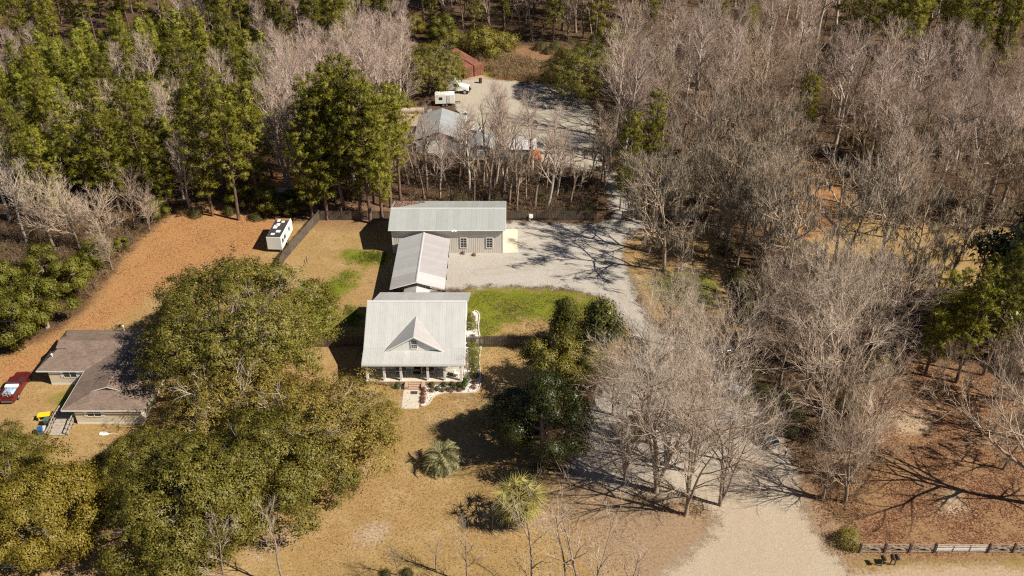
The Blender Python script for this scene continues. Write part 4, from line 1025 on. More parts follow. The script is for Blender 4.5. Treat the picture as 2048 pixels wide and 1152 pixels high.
def frond(nm, g, L, kind):
    mb_v = []; mb_f = []
    n = 9; s = np.linspace(0, 1, n); el = R(62); 
    x = L * (s - .12 * s ** 2) * .8; z = L * (.55 * s - .75 * s ** 2.2) ; P = np.stack([x, np.zeros(n), z], -1)
    V, Fq = sweep([(P, np.linspace(.035, .008, n))], 4)
    if kind == 'feather':
        m = 44; tt = np.repeat(np.linspace(.18, 1, m), 2) * (n - 1); i = np.minimum(tt.astype(int), n - 2); f = (tt - i)[:, None]
        S = P[i] * (1 - f) + P[i + 1] * f; T = unit(P[i + 1] - P[i]); sg = np.tile([1, -1], m)[:, None]
        D = T * .75 + sg * np.array([0, .6, 0]) + np.array([0, 0, .28]); ln = L * .22 * np.sin(np.pi * np.clip(np.repeat(np.linspace(.2, .93, m), 2), 0, 1)) + .1
        V2, F2 = blades(S, D + g.normal(size=D.shape) * .06, ln, .05, g)
    else:
        c = P[6]; m = 26; a = np.linspace(-2.3, 2.3, m); D = np.stack([np.cos(a), np.sin(a), -.25 - .25 * np.abs(np.sin(a))], -1)
        V2, F2 = blades(np.repeat(c[None], m, 0), D + g.normal(size=D.shape) * .05, L * .5 * (1 - .25 * np.abs(a) / 2.3), .09, g)
    return np_mesh(nm, np.concatenate([V, V2]), [Fq, F2 + len(V)], None)
M['palm_blue'] = leafmat('blue_grey_palm_leaf', [(.23, .225, .105), (.36, .345, .18), (.49, .465, .28)], .5, .2, .15)
M['palm_olive'] = leafmat('olive_palm_leaf', [(.21, .195, .05), (.35, .315, .095), (.48, .42, .16)], .5, .2, .2)
M['palm_dead'] = leafmat('dead_palm_leaf', [(.2, .14, .07), (.3, .21, .1)], .8, .15, .2)
def palm(xy, th, L, n, kind, mats, label, rz=0, lo=-.75):
    g = np.random.default_rng(int(abs(xy[0]) * 100)); r = empty('palm_tree', (xy[0], xy[1], 0), rz, label, 'palm tree')
    z = np.linspace(0, th, 7); rr = .26 + .05 * (np.arange(7) % 2)
    V, Fq = sweep([(np.stack([z * .02, z * 0, z], -1), rr)], 10); link('trunk', np_mesh('palm_trunk', V, [Fq], M['bark_oak'], True), r)
    mes = []
    for i in range(4):
        me = frond('palm_frond', g, L * (.85 + .1 * i), kind); me.materials.append(mats[0] if i < 3 else mats[1]); mes.append(me)
    for i in range(n):
        f = i / n; tilt = lo + (1.35 - lo) * (1 - f) ** .8 if True else 0
        tilt = 1.1 - (1.1 - lo) * f ** .75
        me = mes[i % 3] if f < .86 else mes[3]
        o = link('frond', me, r, None, (th * .02, 0, th - .05 - .25 * f)); o.rotation_mode = 'XYZ'
        o.rotation_euler = (g.normal() * .15, -tilt + .35, i * 2.4 + g.normal() * .15)
        o.scale = [g.uniform(.85, 1.08)] * 3
    return r

# ------------------------------------------------------------------ planting
def plant(key, xy, label, group=None, s=1.0, var=None, rz=None, cat='tree', name=None, sz=1.0, z=0.0):
    ps = PT[key]; nm, parts = ps[(random.randrange(len(ps)) if var is None else var) % len(ps)]
    o = empty(name or nm, (xy[0], xy[1], z), random.uniform(0, 6.28) if rz is None else rz, label, cat, group)
    o.scale = (s, s, s * sz)
    for pn, me in parts:
        c = link(pn, me, o)
        if pn in ('limb', 'moss'): c['kind'] = 'stuff'
    return o

taken = []
def spread(poly, n, mind, tries=40, margin=None):
    P = world_poly(poly); lo, hi = P.min(0), P.max(0); out = []
    c = 0
    while len(out) < n and c < n * tries:
        c += 1
        q = (random.uniform(lo[0], hi[0]), random.uniform(lo[1], hi[1]))
        if sdist(np.array([q[0]]), np.array([q[1]]), P)[0] < 0: continue
        if any((q[0] - a) ** 2 + (q[1] - b) ** 2 < ((mind + m) / 2) ** 2 for a, b, m in taken): continue
        taken.append((q[0], q[1], mind)); out.append(q)
    return out

ORD = ['first', 'second', 'third', 'fourth', 'fifth', 'sixth', 'seventh', 'eighth', 'ninth', 'tenth', 'eleventh', 'twelfth', 'thirteenth', 'fourteenth', 'fifteenth', 'sixteenth', 'seventeenth', 'eighteenth', 'nineteenth', 'twentieth', 'twenty-first', 'twenty-second', 'twenty-third', 'twenty-fourth', 'twenty-fifth', 'twenty-sixth', 'twenty-seventh', 'twenty-eighth', 'twenty-ninth', 'thirtieth', 'thirty-first', 'thirty-second', 'thirty-third', 'thirty-fourth']
def ordered(things, label):
    """labels that count from the left of the picture"""
    fr = sorted(things, key=lambda o: o.location.x / (o.location.y * math.cos(PITCH) + (HCAM - 8) * math.sin(PITCH)))
    for i, o in enumerate(fr): o['label'] = label + ', ' + (ORD[i] + ' from the left' if i else 'leftmost')
def stand(keys, poly, n, mind, s0, s1, label, group, cat='tree', sz=1.0):
    th = [plant(random.choice(keys), q, label, group, random.uniform(s0, s1), cat=cat, sz=sz * random.uniform(.92, 1.08)) for q in spread(poly, n, mind)]
    if 1 < len(th) <= 34: ordered(th, label)
    elif 34 < len(th) <= 90:
        th.sort(key=lambda o: o.location.y); m = math.ceil(len(th) / math.ceil(len(th) / 20))
        for i in range(0, len(th), m): ordered(th[i:i + m], label + ', ' + ('front', 'second', 'third', 'fourth', 'back')[i // m] + ' row')

def one(key, px, py, label, s=1.0, var=None, rz=None, cat='tree', group=None, sz=1.0, clear=3.0, name=None):
    q = at(px, py); taken.append((q[0], q[1], clear)); return plant(key, q, label, group, s, var, rz, cat, name, sz)

# --- named trees of the foreground
one('oakA', 486, 748, 'largest dark green live oak, casting its shadow on the brown shingle roof', 1.08, rz=.4, clear=16)
one('oakB', 625, 930, 'olive brown live oak with pale limbs showing, at the left end of the white cottage', 1.06, rz=1.2, clear=12, sz=.85)
one('oakC', 395, 1085, 'broad green live oak in the lower left, right of the dark gap', 1.0, rz=2.0, clear=12)
one('oakC', 560, 1010, 'live oak reaching over the front lawn, between the olive brown oak and the bottom edge', .95, rz=4.1, clear=9)
one('oakC', 320, 985, 'live oak just below the ranch house front wing', .7, rz=.9, clear=9)
one('oakB', 470, 890, 'smaller live oak between the ranch house and the olive brown oak', .85, rz=5.2, clear=8)
one('oakB', 722, 868, 'small olive brown oak touching the left corner of the cottage porch', .5, rz=3.6, clear=5, sz=.85)
one('oakD', 95, 1085, 'yellowing live oak in the bottom left corner', 1.0, rz=.3, clear=10)
one('oakC', 5, 985, 'green live oak at the left edge below the red pickup', .66, rz=3.3, clear=9)
one('oakD', -40, 1060, 'yellow-green live oak cut by the left edge of the picture', .8, rz=1.3, clear=9)
one('evergreen', 1092, 925, 'tall dark evergreen tree at the middle of the driveway edge', .98, rz=.5, clear=7)
one('evergreen', 1048, 880, 'dark evergreen tree shading the front lawn', .7, rz=2.5, clear=6)
one('holly', 1100, 785, 'rounded olive green tree behind the tall dark evergreen', 1.2, rz=1.0, clear=5)
one('holly', 1165, 775, 'olive green tree below the magnolia', .95, rz=3.0, clear=5)
one('cedar', 1132, 705, 'conical golden green cedar at the end of the dark fence', 1.05, clear=5)
one('magnolia', 1207, 700, 'glossy dark magnolia beside the driveway bend', 1.05, clear=5)
one('holly', 1270, 880, 'small olive tree under the bare branches by the driveway', .5, clear=3)
palm(at(885, 935), 1.8, 3.6, 64, 'feather', (M['palm_blue'], M['palm_dead']), 'blue-grey feather palm on the front lawn')
palm(at(990, 840), 1.6, 3.1, 46, 'feather', (M['palm_blue'], M['palm_dead']), 'feather palm in the deep shade of the dark evergreens')
palm(at(1036, 1050), 4.4, 3.6, 74, 'fan', (M['palm_olive'], M['palm_dead']), 'olive fan palm behind the bare saplings', 0, -1.0)

# --- bare trees of the middle and right foreground
one('bigbare', 1372, 1030, 'leaning bare tree nearest the sandy driveway mouth', .95, 0, clear=4)
one('bigbare', 1312, 985, 'tall bare tree with a straight trunk left of the driveway', 1.05, 1, clear=4)
one('bigbare', 1440, 1010, 'bare tree right of the leaning one, over the driveway', .8, 2, clear=4)
one('bigbare', 1295, 885, 'bare tree in the middle of the gravel turning place', .9, 2, 1.0, clear=4)
one('bigbare', 1395, 870, 'wide bare tree standing over the parked cars', .9, 0, 2.0, clear=4)
one('bigbare', 1350, 760, 'pale bare tree at the bend of the driveway', .72, 1, 3.0, clear=4)
one('bigbare', 1430, 790, 'bare tree behind the parked cars', .75, 2, 4.0, clear=4)
one('bigbare', 1250, 960, 'bare tree in the dirt left of the driveway, nearest the dark evergreen', .72, 1, 5.0, clear=3)
one('bigbare', 1335, 690, 'pale bare tree by the grass strip right of the driveway bend', .7, 0, 1.0, clear=3)
one('bigbare', 1330, 930, 'bare tree filling the gap left of the driveway, behind the leaning one', .72, 2, 2.7, clear=3)
one('bigbare', 1385, 945, 'bare tree in the thick of the crowns over the driveway', .7, 1, 1.7, clear=3)
one('bare', 1225, 830, 'low spreading bare tree right of the dark evergreen', .62, 1, clear=3)
one('bare', 1462, 925, 'bare tree between the parked cars and the driveway mouth', .62, 2, clear=3)
for i, (px, py, s, k, lb) in enumerate([
    (1650, 870, 1.0, 'bigbare', 'big rosy-grey bare tree right of the person'), (1700, 960, .8, 'bare', 'bushy bare tree above the yellow shrub'),
    (1645, 1000, .66, 'bare', 'bare tree at the right edge of the driveway mouth'), (1610, 790, .85, 'bigbare', 'pale-limbed bare tree right of the parked cars'),
    (1570, 700, .9, 'bare', 'bare tree left of the brown leaf bank'), (1700, 760, .9, 'bigbare', 'wide bare tree beside the leaf-covered bank'),
    (1640, 690, .85, 'mossy', 'moss-hung tree above the wide bare tree'), (1780, 690, .75, 'mossy', 'moss-hung tree left of the green pines'),
    (1540, 630, .85, 'bare', 'bare tree just right of the dark side fence'), (1730, 900, .72, 'bare', 'small bare tree on the leaf-covered bank'),
    (1640, 835, .8, 'bare', 'bare tree with several stems up the bank from the person'), (1690, 1005, .75, 'bare', 'low bare tree right above the yellow shrub'), (1760, 830, .75, 'bare', 'rosy bare tree at the left edge of the leaf-covered bank'),
    (1660, 740, 1.0, 'bigbare', 'tallest bare tree between the parked cars and the leaf-covered bank'), (1560, 770, .85, 'bare', 'thin bare tree behind the parked cars, near the shrubs'), (1510, 690, .85, 'bare', 'bare tree at the near end of the dark side fence'),
    (1660, 900, .85, 'bare', 'bare tree in front of the big rosy-grey one')]):
    one(k, px, py, lb, s, i, clear=4)
one('spreading', 2052, 1006, 'large bare tree at the right edge casting a branching shadow on fallen leaves', 1.5, 0, 2.2, clear=6)
one('mossy', 2040, 880, 'moss-hung bare tree at the right edge below the tan roof', .6, 1, clear=5)
one('bare', 1985, 870, 'low grey bare tree in front of the tan-roofed outbuilding', .5, 2, clear=4)
for px, py, s, v, lb in [(1850, 750, .72, 0, 'pine at the left end of the right-hand pine group'), (1912, 765, .76, 1, 'second pine from the left in the right-hand pine group'),
                         (1965, 750, .78, 3, 'pine in the middle of the right-hand pine group'), (2030, 735, .8, 2, 'pine at the right edge above the tan roof'), (1880, 700, .55, 2, 'shorter pine behind the right-hand pine group')]:
    one('pine', px, py, lb, s, v, clear=4)
one('magnolia', 2000, 670, 'large glossy broadleaf evergreen at the right edge', 2.5, clear=7)
one('mossy', 1327, 542, 'straight-trunked mossy tree standing at the gravel edge', 1.0, 0, 1.1, clear=5)
one('mossy', 1298, 505, 'mossy tree just behind the straight-trunked one at the gravel edge', .92, 1, 3.1, clear=5)
one('white', 1660, 560, 'tall white-limbed bare tree beside the right-hand clearing', 1.15, 0, clear=5)
one('white', 1560, 610, 'white-limbed bare tree with two forking stems left of the clearing', .95, 1, clear=5)
one('white', 1745, 560, 'white-limbed bare tree in the middle of the clearing', 1.05, 1, 2.0, clear=5)
for px, py, s, lb in [(1690, 530, .9, 'mossy tree at the left end of the clearing'), (1820, 585, .85, 'mossy tree with crooked limbs below the clearing'), (1900, 560, .8, 'mossy tree at the right end of the clearing'), (1860, 640, .7, 'mossy tree left of the glossy evergreen')]:
    one('mossy', px, py, lb, s, clear=5)
# saplings along the bottom edge
for px, py, s, v, lb in [(1068, 1250, 1.08, 0, 'slender pale bare tree in front of the fan palm'), (1128, 1275, 1.0, 0, 'slender pale bare tree right of the fan palm'), (1165, 1262, 1.05, 1, 'forking pale bare tree at the bottom edge, right of the fan palm'), (1230, 1280, .85, 1, 'small forking bare tree at the bottom edge beside the driveway mouth')]:
    one('pole', px, py, lb, s, v, clear=1.5)
for px, py, s, lb in [(935, 1165, .95, 'small dark bare sapling on the front lawn'), (872, 1140, .65, 'tiny bare sapling left of the dark one'), (985, 1060, .5, 'purplish bare bush left of the fan palm'), (570, 1175, 1.1, 'bare sapling at the bottom edge below the live oaks'),
                      (455, 1190, 1.25, 'pale twiggy sapling at the bottom edge under the live oak'), (795, 1150, .5, 'tiny bare sapling between two small shrubs')]:
    one('sapling', px, py, lb, s, cat='sapling', clear=1.5)
one('bigshrub', 772, 1150, 'left of two small green shrubs at the bottom edge', .3, cat='shrub', clear=1); one('bigshrub', 815, 1148, 'right of two small green shrubs at the bottom edge', .32, cat='shrub', clear=1)
one('yellowbush', 1692, 1085, 'yellow-green shrub at the end of the cross-rail fence', 1.0, cat='shrub', clear=2)

one('pine', 1298, 385, 'rounded green pine among the bare trees right of the yard', .86, 0, clear=11); one('pine', 1255, 395, 'smaller green pine left of the rounded one', .68, 2, clear=7); one('pine', 1240, 420, 'low green pine by the lane', .45, 1, clear=5)
one('pine', 1600, 300, 'lone yellowish pine in the right-hand wood', .62, 3, clear=9); one('pine', 2055, 330, 'pine at the right edge above the clearing', .8, 2, clear=4)
# --- left edge: dead white trees, evergreens, pines
one('white', 55, 490, 'whitish dead tree with drooping branches at the left edge', .78, 0, clear=5)
one('white', 20, 440, 'second whitish dead tree at the left edge, further back', .78, 1, clear=5)
one('bare', 215, 500, 'grey bare tree leaning over the orange field', .72, 1, clear=4)
for px, py, s, lb in [(95, 655, 1.05, 'bushy green tree nearest the orange field'), (30, 690, 1.0, 'bushy green tree at the left edge above the red pickup'), (150, 585, .8, 'rounded green tree further up beside the orange field'),
                      (20, 600, 1.0, 'bright green bushy tree at the left edge'), (90, 560, .9, 'bushy green tree below the whitish dead trees'), (-30, 660, 1.0, 'green tree cut by the left edge of the picture')]:
    one('myrtle', px, py, lb, s, clear=4)
ROW = []
for i, (px, py, s) in enumerate([(120, 455, .8), (190, 425, .85), (240, 425, .92), (300, 410, .85), (230, 370, .9), (320, 360, .8), (60, 400, .8), (0, 370, .8), (340, 430, .65)]):
    ROW.append(one('pine', px, py, 'tall pine between the plantation and the orange field', s, i, group='tall pines left of the orange field', clear=3))
ordered(ROW, 'tall pine between plantation and orange field')
ROW = []
for i, (px, py, s, lb) in enumerate([(425, 432, .92, 'left pine of the dark pair at the far end of the orange field'), (478, 440, 1.0, 'right pine of the dark pair at the far end of the orange field'), (520, 415, .95, 'pine behind the camper, nearest the small grey shed'), (450, 385, .95, 'pine behind the dark pair'), (545, 355, .9, 'pine beside the pale rosy trees'), (395, 385, .8, 'short pine left of the dark pair')]):
    one('pine', px, py, lb, s, i, clear=3)
for i, (px, py, s) in enumerate([(655, 440, 1.0), (690, 434, 1.08), (722, 436, 1.1), (742, 446, 1.02), (766, 440, 1.0), (640, 415, 1.0), (672, 405, 1.05), (705, 402, 1.05), (748, 405, 1.0), (782, 415, .95), (625, 440, .8), (800, 400, .85)]):
    ROW.append(one('pine', px, py, 'tall pine in the clump', s, i, group='tall pine clump by the barn', clear=2.4))
ordered(ROW, 'tall pine behind the left end of the barn')
for px, py, s, lb in [(200, 530, .62, 'low green bush beside the orange field, below the leaning bare tree'), (318, 440, .6, 'low green bush at the upper corner of the orange field'), (246, 500, .38, 'smallest bush on the orange field edge')]:
    one('myrtle', px, py, lb, s, cat='bush', clear=2.5)
for px, py, s, lb in [(160, 500, .8, 'grey twiggy tree between the whitish dead tree and the field'), (270, 455, .7, 'grey twiggy tree in front of the tall pines'), (225, 540, .42, 'small grey twiggy tree leaning out over the orange field'), (300, 462, .5, 'small grey twiggy tree near the upper corner of the orange field'), (110, 500, .75, 'grey twiggy tree right of the whitish dead tree')]:
    one('bare', px, py, lb, s, clear=3)
# --- upper left
stand(['pink', 'bare', 'slim'], [(-60, 300), (60, 250), (330, 200), (500, 200), (560, 260), (420, 330), (300, 390), (60, 420), (-60, 430)], 26, 4, .55, .8, 'grey bare tree among the young pines of the plantation', 'bare trees inside the plantation')
stand(['pine'], [(-60, 290), (60, 240), (250, 170), (480, 170), (520, 250), (380, 320), (-60, 400)], 14, 5, .55, .85, 'taller olive pine rising from the plantation', 'taller pines inside the plantation')
stand(['young'], [(-60, 250), (60, 175), (170, 135), (330, 110), (470, 125), (560, 190), (570, 270), (420, 320), (380, 380), (300, 400), (200, 390), (60, 420), (-60, 430)], 215, 2.7, .7, 1.2, 'young bright green pine in the dense plantation at upper left', 'young pines of the plantation')
stand(['slim', 'pink'], [(360, 330), (420, 330), (410, 420), (350, 430)], 10, 3, .45, .7, 'thin bare tree in the gap between plantation and dark pines', 'thin trees beside the plantation')
stand(['pink'], [(545, 250), (640, 180), (800, 140), (830, 200), (800, 300), (690, 390), (580, 400), (555, 340)], 44, 3.1, .75, 1.0, 'pale rosy bare tree left of the gravel yard', 'pale rosy bare trees left of the yard')
stand(['pine'], [(-40, 90), (130, 70), (140, 120), (-40, 150)], 10, 4, .65, .85, 'mature pine in the far upper left corner', 'pines of the upper left corner')
stand(['pine', 'pine', 'holly'], [(120, 40), (330, 20), (560, 60), (560, 105), (330, 85), (140, 95)], 26, 5, .6, .9, 'dark pine along the far upper left skyline', 'pines behind the plantation')
stand(['pink', 'slim', 'red'], [(-20, 160), (90, 130), (110, 170), (-20, 215)], 20, 2.6, .45, .65, 'thin rosy sapling tree in the cut strip at the left edge', 'rosy saplings left')
stand(['pink', 'red', 'slim'], [(300, 60), (560, 20), (600, 60), (560, 110), (330, 100)], 24, 3, .5, .75, 'rosy bare tree behind the plantation', 'rosy trees behind the plantation')
stand(['pine'], [(560, 90), (760, 60), (780, 110), (600, 180)], 9, 4.5, .75, .95, 'tall pine among the rosy bare trees at the top', 'pines among rosy trees')
# --- top middle
one('cane', 965, 112, 'yellow-green cane thicket behind the rusty containers', 1.25, cat='shrub', clear=6); one('cane', 1000, 108, 'yellow-green cane thicket by the railway track', 1.0, cat='shrub', clear=4); one('cane', 905, 98, 'yellow-green cane thicket left of the tall bright pine', .8, cat='shrub', clear=4)
one('pine', 948, 78, 'bright pine standing alone above the cane thicket', .68, 1, clear=4)
one('oakD', 826, 78, 'golden green rounded tree at the top, left of the bright pine', .42, sz=1.5, clear=4); one('myrtle', 888, 88, 'dark green rounded tree at the top, next to the golden one', .95, clear=4)
one('oakA', 858, 186, 'dark live oak left of the rusty containers', .74, rz=1, clear=7); one('oakA', 1165, 195, 'dark live oak at the right end of the gravel yard', .78, rz=2.2, clear=7); one('holly', 1215, 125, 'dark rounded oak behind the gravel yard', 1.3, clear=5)
stand(['pine', 'slim', 'slim', 'bare', 'pine', 'slim'], [(560, 30), (700, 10), (1000, 5), (1350, 5), (1340, 85), (1180, 92), (1040, 82), (860, 70), (700, 60)], 80, 3.4, .75, 1.1, 'tall tree of the dark wood beyond the railway', 'trees of the dark wood beyond the railway')
# --- right: bare wood
stand(['bare', 'slim', 'pink'], [(1330, 10), (2100, 0), (2100, 110), (1700, 105), (1340, 90)], 36, 5, .85, 1.15, 'bare tree at the far top right', 'bare trees at the far top right')
stand(['pine'], [(1390, 100), (1500, 95), (1500, 125), (1400, 130)], 4, 5, .7, .85, 'dark pine left of the top right pines', 'pines at top centre right')
stand(['pine'], [(1640, 120), (1800, 110), (2080, 120), (2080, 180), (1850, 170), (1660, 155)], 20, 5, .75, 1.0, 'dark green pine at the top right', 'pines at the top right')
stand(['bare', 'bare', 'pink', 'red'], [(1215, 200), (1260, 160), (1500, 140), (1600, 160), (1600, 330), (1440, 380), (1350, 330), (1250, 330), (1220, 260)], 62, 4, .85, 1.15, 'bare tree in the wood right of the gravel yard', 'bare trees right of the yard')
stand(['bare', 'bare', 'slim', 'pink'], [(1600, 215), (1800, 235), (2100, 245), (2100, 430), (1760, 400), (1620, 310)], 60, 4.4, .85, 1.15, 'bare tree in the wood at the upper right', 'bare trees of the upper right wood')
stand(['mossy', 'mossy', 'bare'], [(1345, 400), (1440, 370), (1540, 380), (1560, 470), (1520, 560), (1470, 560), (1445, 470), (1360, 440)], 26, 4.0, .7, 1.0, 'moss-hung tree crowded beyond the dark side fence', 'moss-hung trees beyond the side fence')
stand(['mossy', 'bare'], [(1500, 570), (1700, 580), (1900, 620), (1800, 670), (1560, 680), (1500, 650)], 14, 4.5, .42, .62, 'tangled moss-hung tree below the clearing', 'tangled trees below the clearing')
stand(['bare', 'red'], [(1500, 640), (1600, 700), (1680, 800), (1640, 900), (1560, 780)], 9, 3.5, .5, .75, 'bare tree crowded beside the parked cars', 'bare trees beside the parked cars')
stand(['bare', 'mossy'], [(1750, 480), (1950, 440), (2100, 470), (2100, 440), (1900, 410), (1760, 430)], 12, 4, .7, .9, 'bare tree along the far side of the clearing', 'bare trees beyond the clearing')
# --- in front of the back yard
stand(['slim', 'slim', 'slim', 'pink'], [(815, 340), (900, 335), (1030, 330), (1180, 350), (1185, 425), (1020, 425), (815, 402)], 46, 2.2, .6, 1.0, 'slender bare tree between barn and gravel yard', 'slender trees behind the barn')
stand(['slim', 'bare'], [(600, 400), (800, 385), (800, 330), (640, 330)], 14, 3, .6, .9, 'bare tree in the shade among the tall pines', 'bare trees among the pines')
stand(['myrtle', 'holly', 'bigshrub'], [(1240, 250), (1500, 200), (1600, 330), (1440, 390), (1260, 360)], 18, 4, .5, .95, 'dark evergreen among the bare trees right of the yard', 'evergreens right of the yard')
stand(['myrtle', 'holly', 'bigshrub'], [(1620, 250), (2080, 260), (2080, 420), (1780, 400)], 20, 4, .5, .95, 'dark evergreen in the upper right wood', 'evergreens of the upper right wood')
stand(['bigshrub', 'myrtle'], [(1500, 600), (1800, 640), (1760, 760), (1690, 860), (1600, 800), (1520, 700)], 14, 3, .5, .8, 'dark green shrub among the bare trees right of the driveway', 'evergreen shrubs right of the driveway', 'shrub')
stand(['bare', 'red', 'mossy'], [(1900, 790), (2060, 790), (2060, 960), (1960, 930)], 7, 4, .45, .6, 'twiggy grey tree on the leaf bank at the right edge', 'twiggy trees at the right edge')
stand(['bare', 'slim'], [(1820, 700), (2000, 760), (1900, 800), (1800, 760)], 6, 3.5, .4, .6, 'small bare tree below the right-hand pine group', 'small trees below the right-hand pines')
stand(['bigshrub', 'myrtle'], [(380, 425), (620, 400), (640, 425), (560, 440), (400, 440)], 11, 2.5, .4, .65, 'shrub at the dark edge of the wood behind the camper', 'shrubs behind the camper', 'shrub')
stand(['slim', 'bare', 'mossy'], [(1180, 300), (1225, 300), (1250, 400), (1205, 420)], 6, 3, .5, .75, 'bare tree standing over the lane to the gravel yard', 'trees over the lane')
stand(['bigshrub'], [(820, 395), (1185, 400), (1185, 430), (820, 410)], 16, 2.5, .5, .8, 'dark evergreen shrub along the back fence', 'shrubs along the back fence', 'shrub')
stand(['bigshrub'], [(1440, 470), (1530, 560), (1560, 700), (1500, 700), (1480, 600)], 14, 2.5, .6, 1.0, 'dark evergreen shrub beyond the side fence', 'shrubs beyond the side fence', 'shrub')
stand(['bigshrub'], [(1440, 720), (1540, 740), (1600, 860), (1560, 880), (1480, 800)], 10, 2.5, .5, .8, 'green shrub among the parked cars', 'shrubs among the parked cars', 'shrub')
stand(['bigshrub'], [(40, 450), (320, 420), (330, 400), (200, 400), (40, 420)], 7, 4, .4, 1.0, 'green shrub at the foot of the tall pines', 'shrubs under the tall pines', 'shrub')
stand(['bigshrub'], [(1030, 95), (1200, 100), (1200, 125), (1030, 100)], 8, 3, .6, 1.0, 'dark shrub on the bank beyond the railway', 'shrubs beyond the railway', 'shrub')

# --- garden shrubs
def z6p(x, y): return z6(x, y)
bx = 'round clipped boxwood in the white pebble bed'
for i, (x, y, s, lb) in enumerate([(805, 700, 1.05, 'round boxwood nearest the steps, by the porch'), (910, 765, 1.0, 'round boxwood in the front row nearest the walk'), (1040, 695, .95, 'second round boxwood from the steps, by the porch'), (1190, 680, .9, 'third round boxwood from the steps, by the porch'),
                                   (1100, 765, .7, 'smallest boxwood in the front row'), (1235, 750, .95, 'third boxwood of the front row'), (1330, 695, 1.0, 'boxwood left of the porch corner clump'), (1395, 745, 1.05, 'boxwood in front of the porch corner clump'),
                                   (1440, 670, 1.15, 'boxwood at the right porch corner'), (1460, 600, 1.1, 'tall boxwood beside the right porch corner'), (150, 720, 1.2, 'boxwood left of the brick steps')]):
    plant('box', z6(x, y), lb, 'clipped boxwoods of the front bed', s * .82, i, cat='shrub', z=.012)
for i, (x, y, lb) in enumerate([(655, 780, 'rusty dead shrub nearest the steps along the walk'), (650, 850, 'second rusty shrub along the walk'), (640, 930, 'third rusty shrub along the walk'), (635, 1000, 'rusty shrub at the end of the walk'), (805, 790, 'small rusty shrub in front of the first boxwoods'), (1015, 785, 'rusty shrub between the front row boxwoods'), (1170, 800, 'low rusty shrub left of the third front boxwood'), (1330, 785, 'rusty shrub near the porch corner'), (1620, 630, 'small brown shrub near the kerb bend'), (1610, 725, 'lowest brown shrub at the kerb bend')]):
    plant('rust', z6(x, y), lb, 'rusty shrubs of the front bed', 1.0, i, cat='shrub', z=.012)
for x, y, s, lb in [(1610, 60, 1.15, 'green shrub beside the cottage, nearest the fence'), (1600, 200, 1.1, 'second green shrub beside the cottage from the fence'), (1610, 340, 1.0, 'third green shrub beside the cottage from the fence'), (1615, 500, .9, 'green shrub beside the cottage, nearest the porch corner')]:
    plant('azalea', z6(x, y), lb, 'green shrubs beside the cottage', s, cat='shrub', z=.012)
plant('sapling', z6(1500, 560), 'thin bare crape myrtle against the right porch corner', None, .52, cat='sapling', z=.012)
plant('azalea', at(942, 655), 'flowering-brown shrub behind the air conditioner', None, 1.1, cat='shrub', z=.012); plant('azalea', at(941, 640), 'loose shrub beside the cottage wall, furthest back', None, .9, cat='shrub', z=.012); plant('box', at(944, 692), 'low green shrub in front of the air conditioner', None, .9, cat='shrub', z=.012)
for px, py, lb in ((926, 508, 'dry potted bush under the left barn window'), (948, 511, 'dark dry bush at the foot of the barn wall')):
    plant('rust', at(px, py), lb, None, .9, cat='shrub')

# ------------------------------------------------------------------ undergrowth (uncountable)
def brush(name, poly, n, h, mat, label, seed, stems=9, leafy=0, spreadr=.7, lw=.05, z0=0.0):
    g = np.random.default_rng(seed); P = world_poly(poly); lo, hi = P.min(0), P.max(0)
    Q = g.uniform(lo, hi, size=(n * 6, 2)); Q = Q[sdist(Q[:, 0], Q[:, 1], P) > 0][:n]
    base = np.concatenate([Q, np.full((len(Q), 1), z0)], 1); hh = h * g.uniform(.4, 1.25, len(Q))
    S = np.repeat(base, stems, 0) + g.normal(size=(len(Q) * stems, 3)) * np.array([spreadr * .5, spreadr * .5, 0])
    hs = np.repeat(hh, stems) * g.uniform(.5, 1.1, len(S)); D = g.normal(size=S.shape) * .42 + np.array([0, 0, 1.0])
    V1, F1 = blades(S, D, hs, lw, g)
    k = 4; t_ = g.uniform(.25, .9, (len(S), k)); Dn = unit(D)
    S2 = (S[:, None] + Dn[:, None] * (hs[:, None] * t_)[..., None]).reshape(-1, 3); D2 = np.repeat(Dn, k, 0) * .5 + g.normal(size=(len(S2), 3)) * .7
    V2, F2 = blades(S2, D2, np.repeat(hs, k) * .35, lw * .9, g)
    Vs = [V1, V2]; Fs = [F1, F2 + len(V1)]
    FL = []
    if leafy:
        c = S2[g.integers(0, len(S2), len(Q) * leafy)] + g.normal(size=(len(Q) * leafy, 3)) * .2
        V3, F3 = leaves(c, .24, g, .5, .3); Vs.append(V3); FL = [F3 + len(V1) + len(V2)]
    Fs = [np.concatenate(Fs)] + FL
    return tag(link(name, np_mesh(name, np.concatenate(Vs), Fs, mat)), label, 'undergrowth', kind='stuff')
W1 = [(-60, 430), (60, 430), (320, 420), (400, 405), (560, 360), (600, 300), (700, 200), (830, 150), (820, 60), (-60, 60)]
brush('undergrowth', W1, 2600, 1.9, M['brushbrown'], 'brown undergrowth beneath the plantation and rosy trees', 1, 7)
brush('undergrowth', [(560, 440), (640, 430), (800, 430), (810, 380), (800, 310), (620, 300), (560, 370)], 260, 1.3, M['brushbrown'], 'shaded undergrowth beneath the tall pines', 2, 7)
brush('undergrowth', [(810, 425), (1190, 428), (1200, 345), (1000, 318), (900, 320), (815, 335)], 620, 2.3, M['brushbrown'], 'brown thicket between barn and gravel yard', 3, 9, 5)
brush('undergrowth', [(1205, 345), (1230, 200), (1300, 150), (1600, 150), (2100, 180), (2100, 440), (1760, 415), (1620, 330), (1560, 350), (1560, 520), (1470, 560), (1440, 460), (1300, 430)], 3000, 2.0, M['brushbrown'], 'brown undergrowth of the right-hand wood', 4, 7)
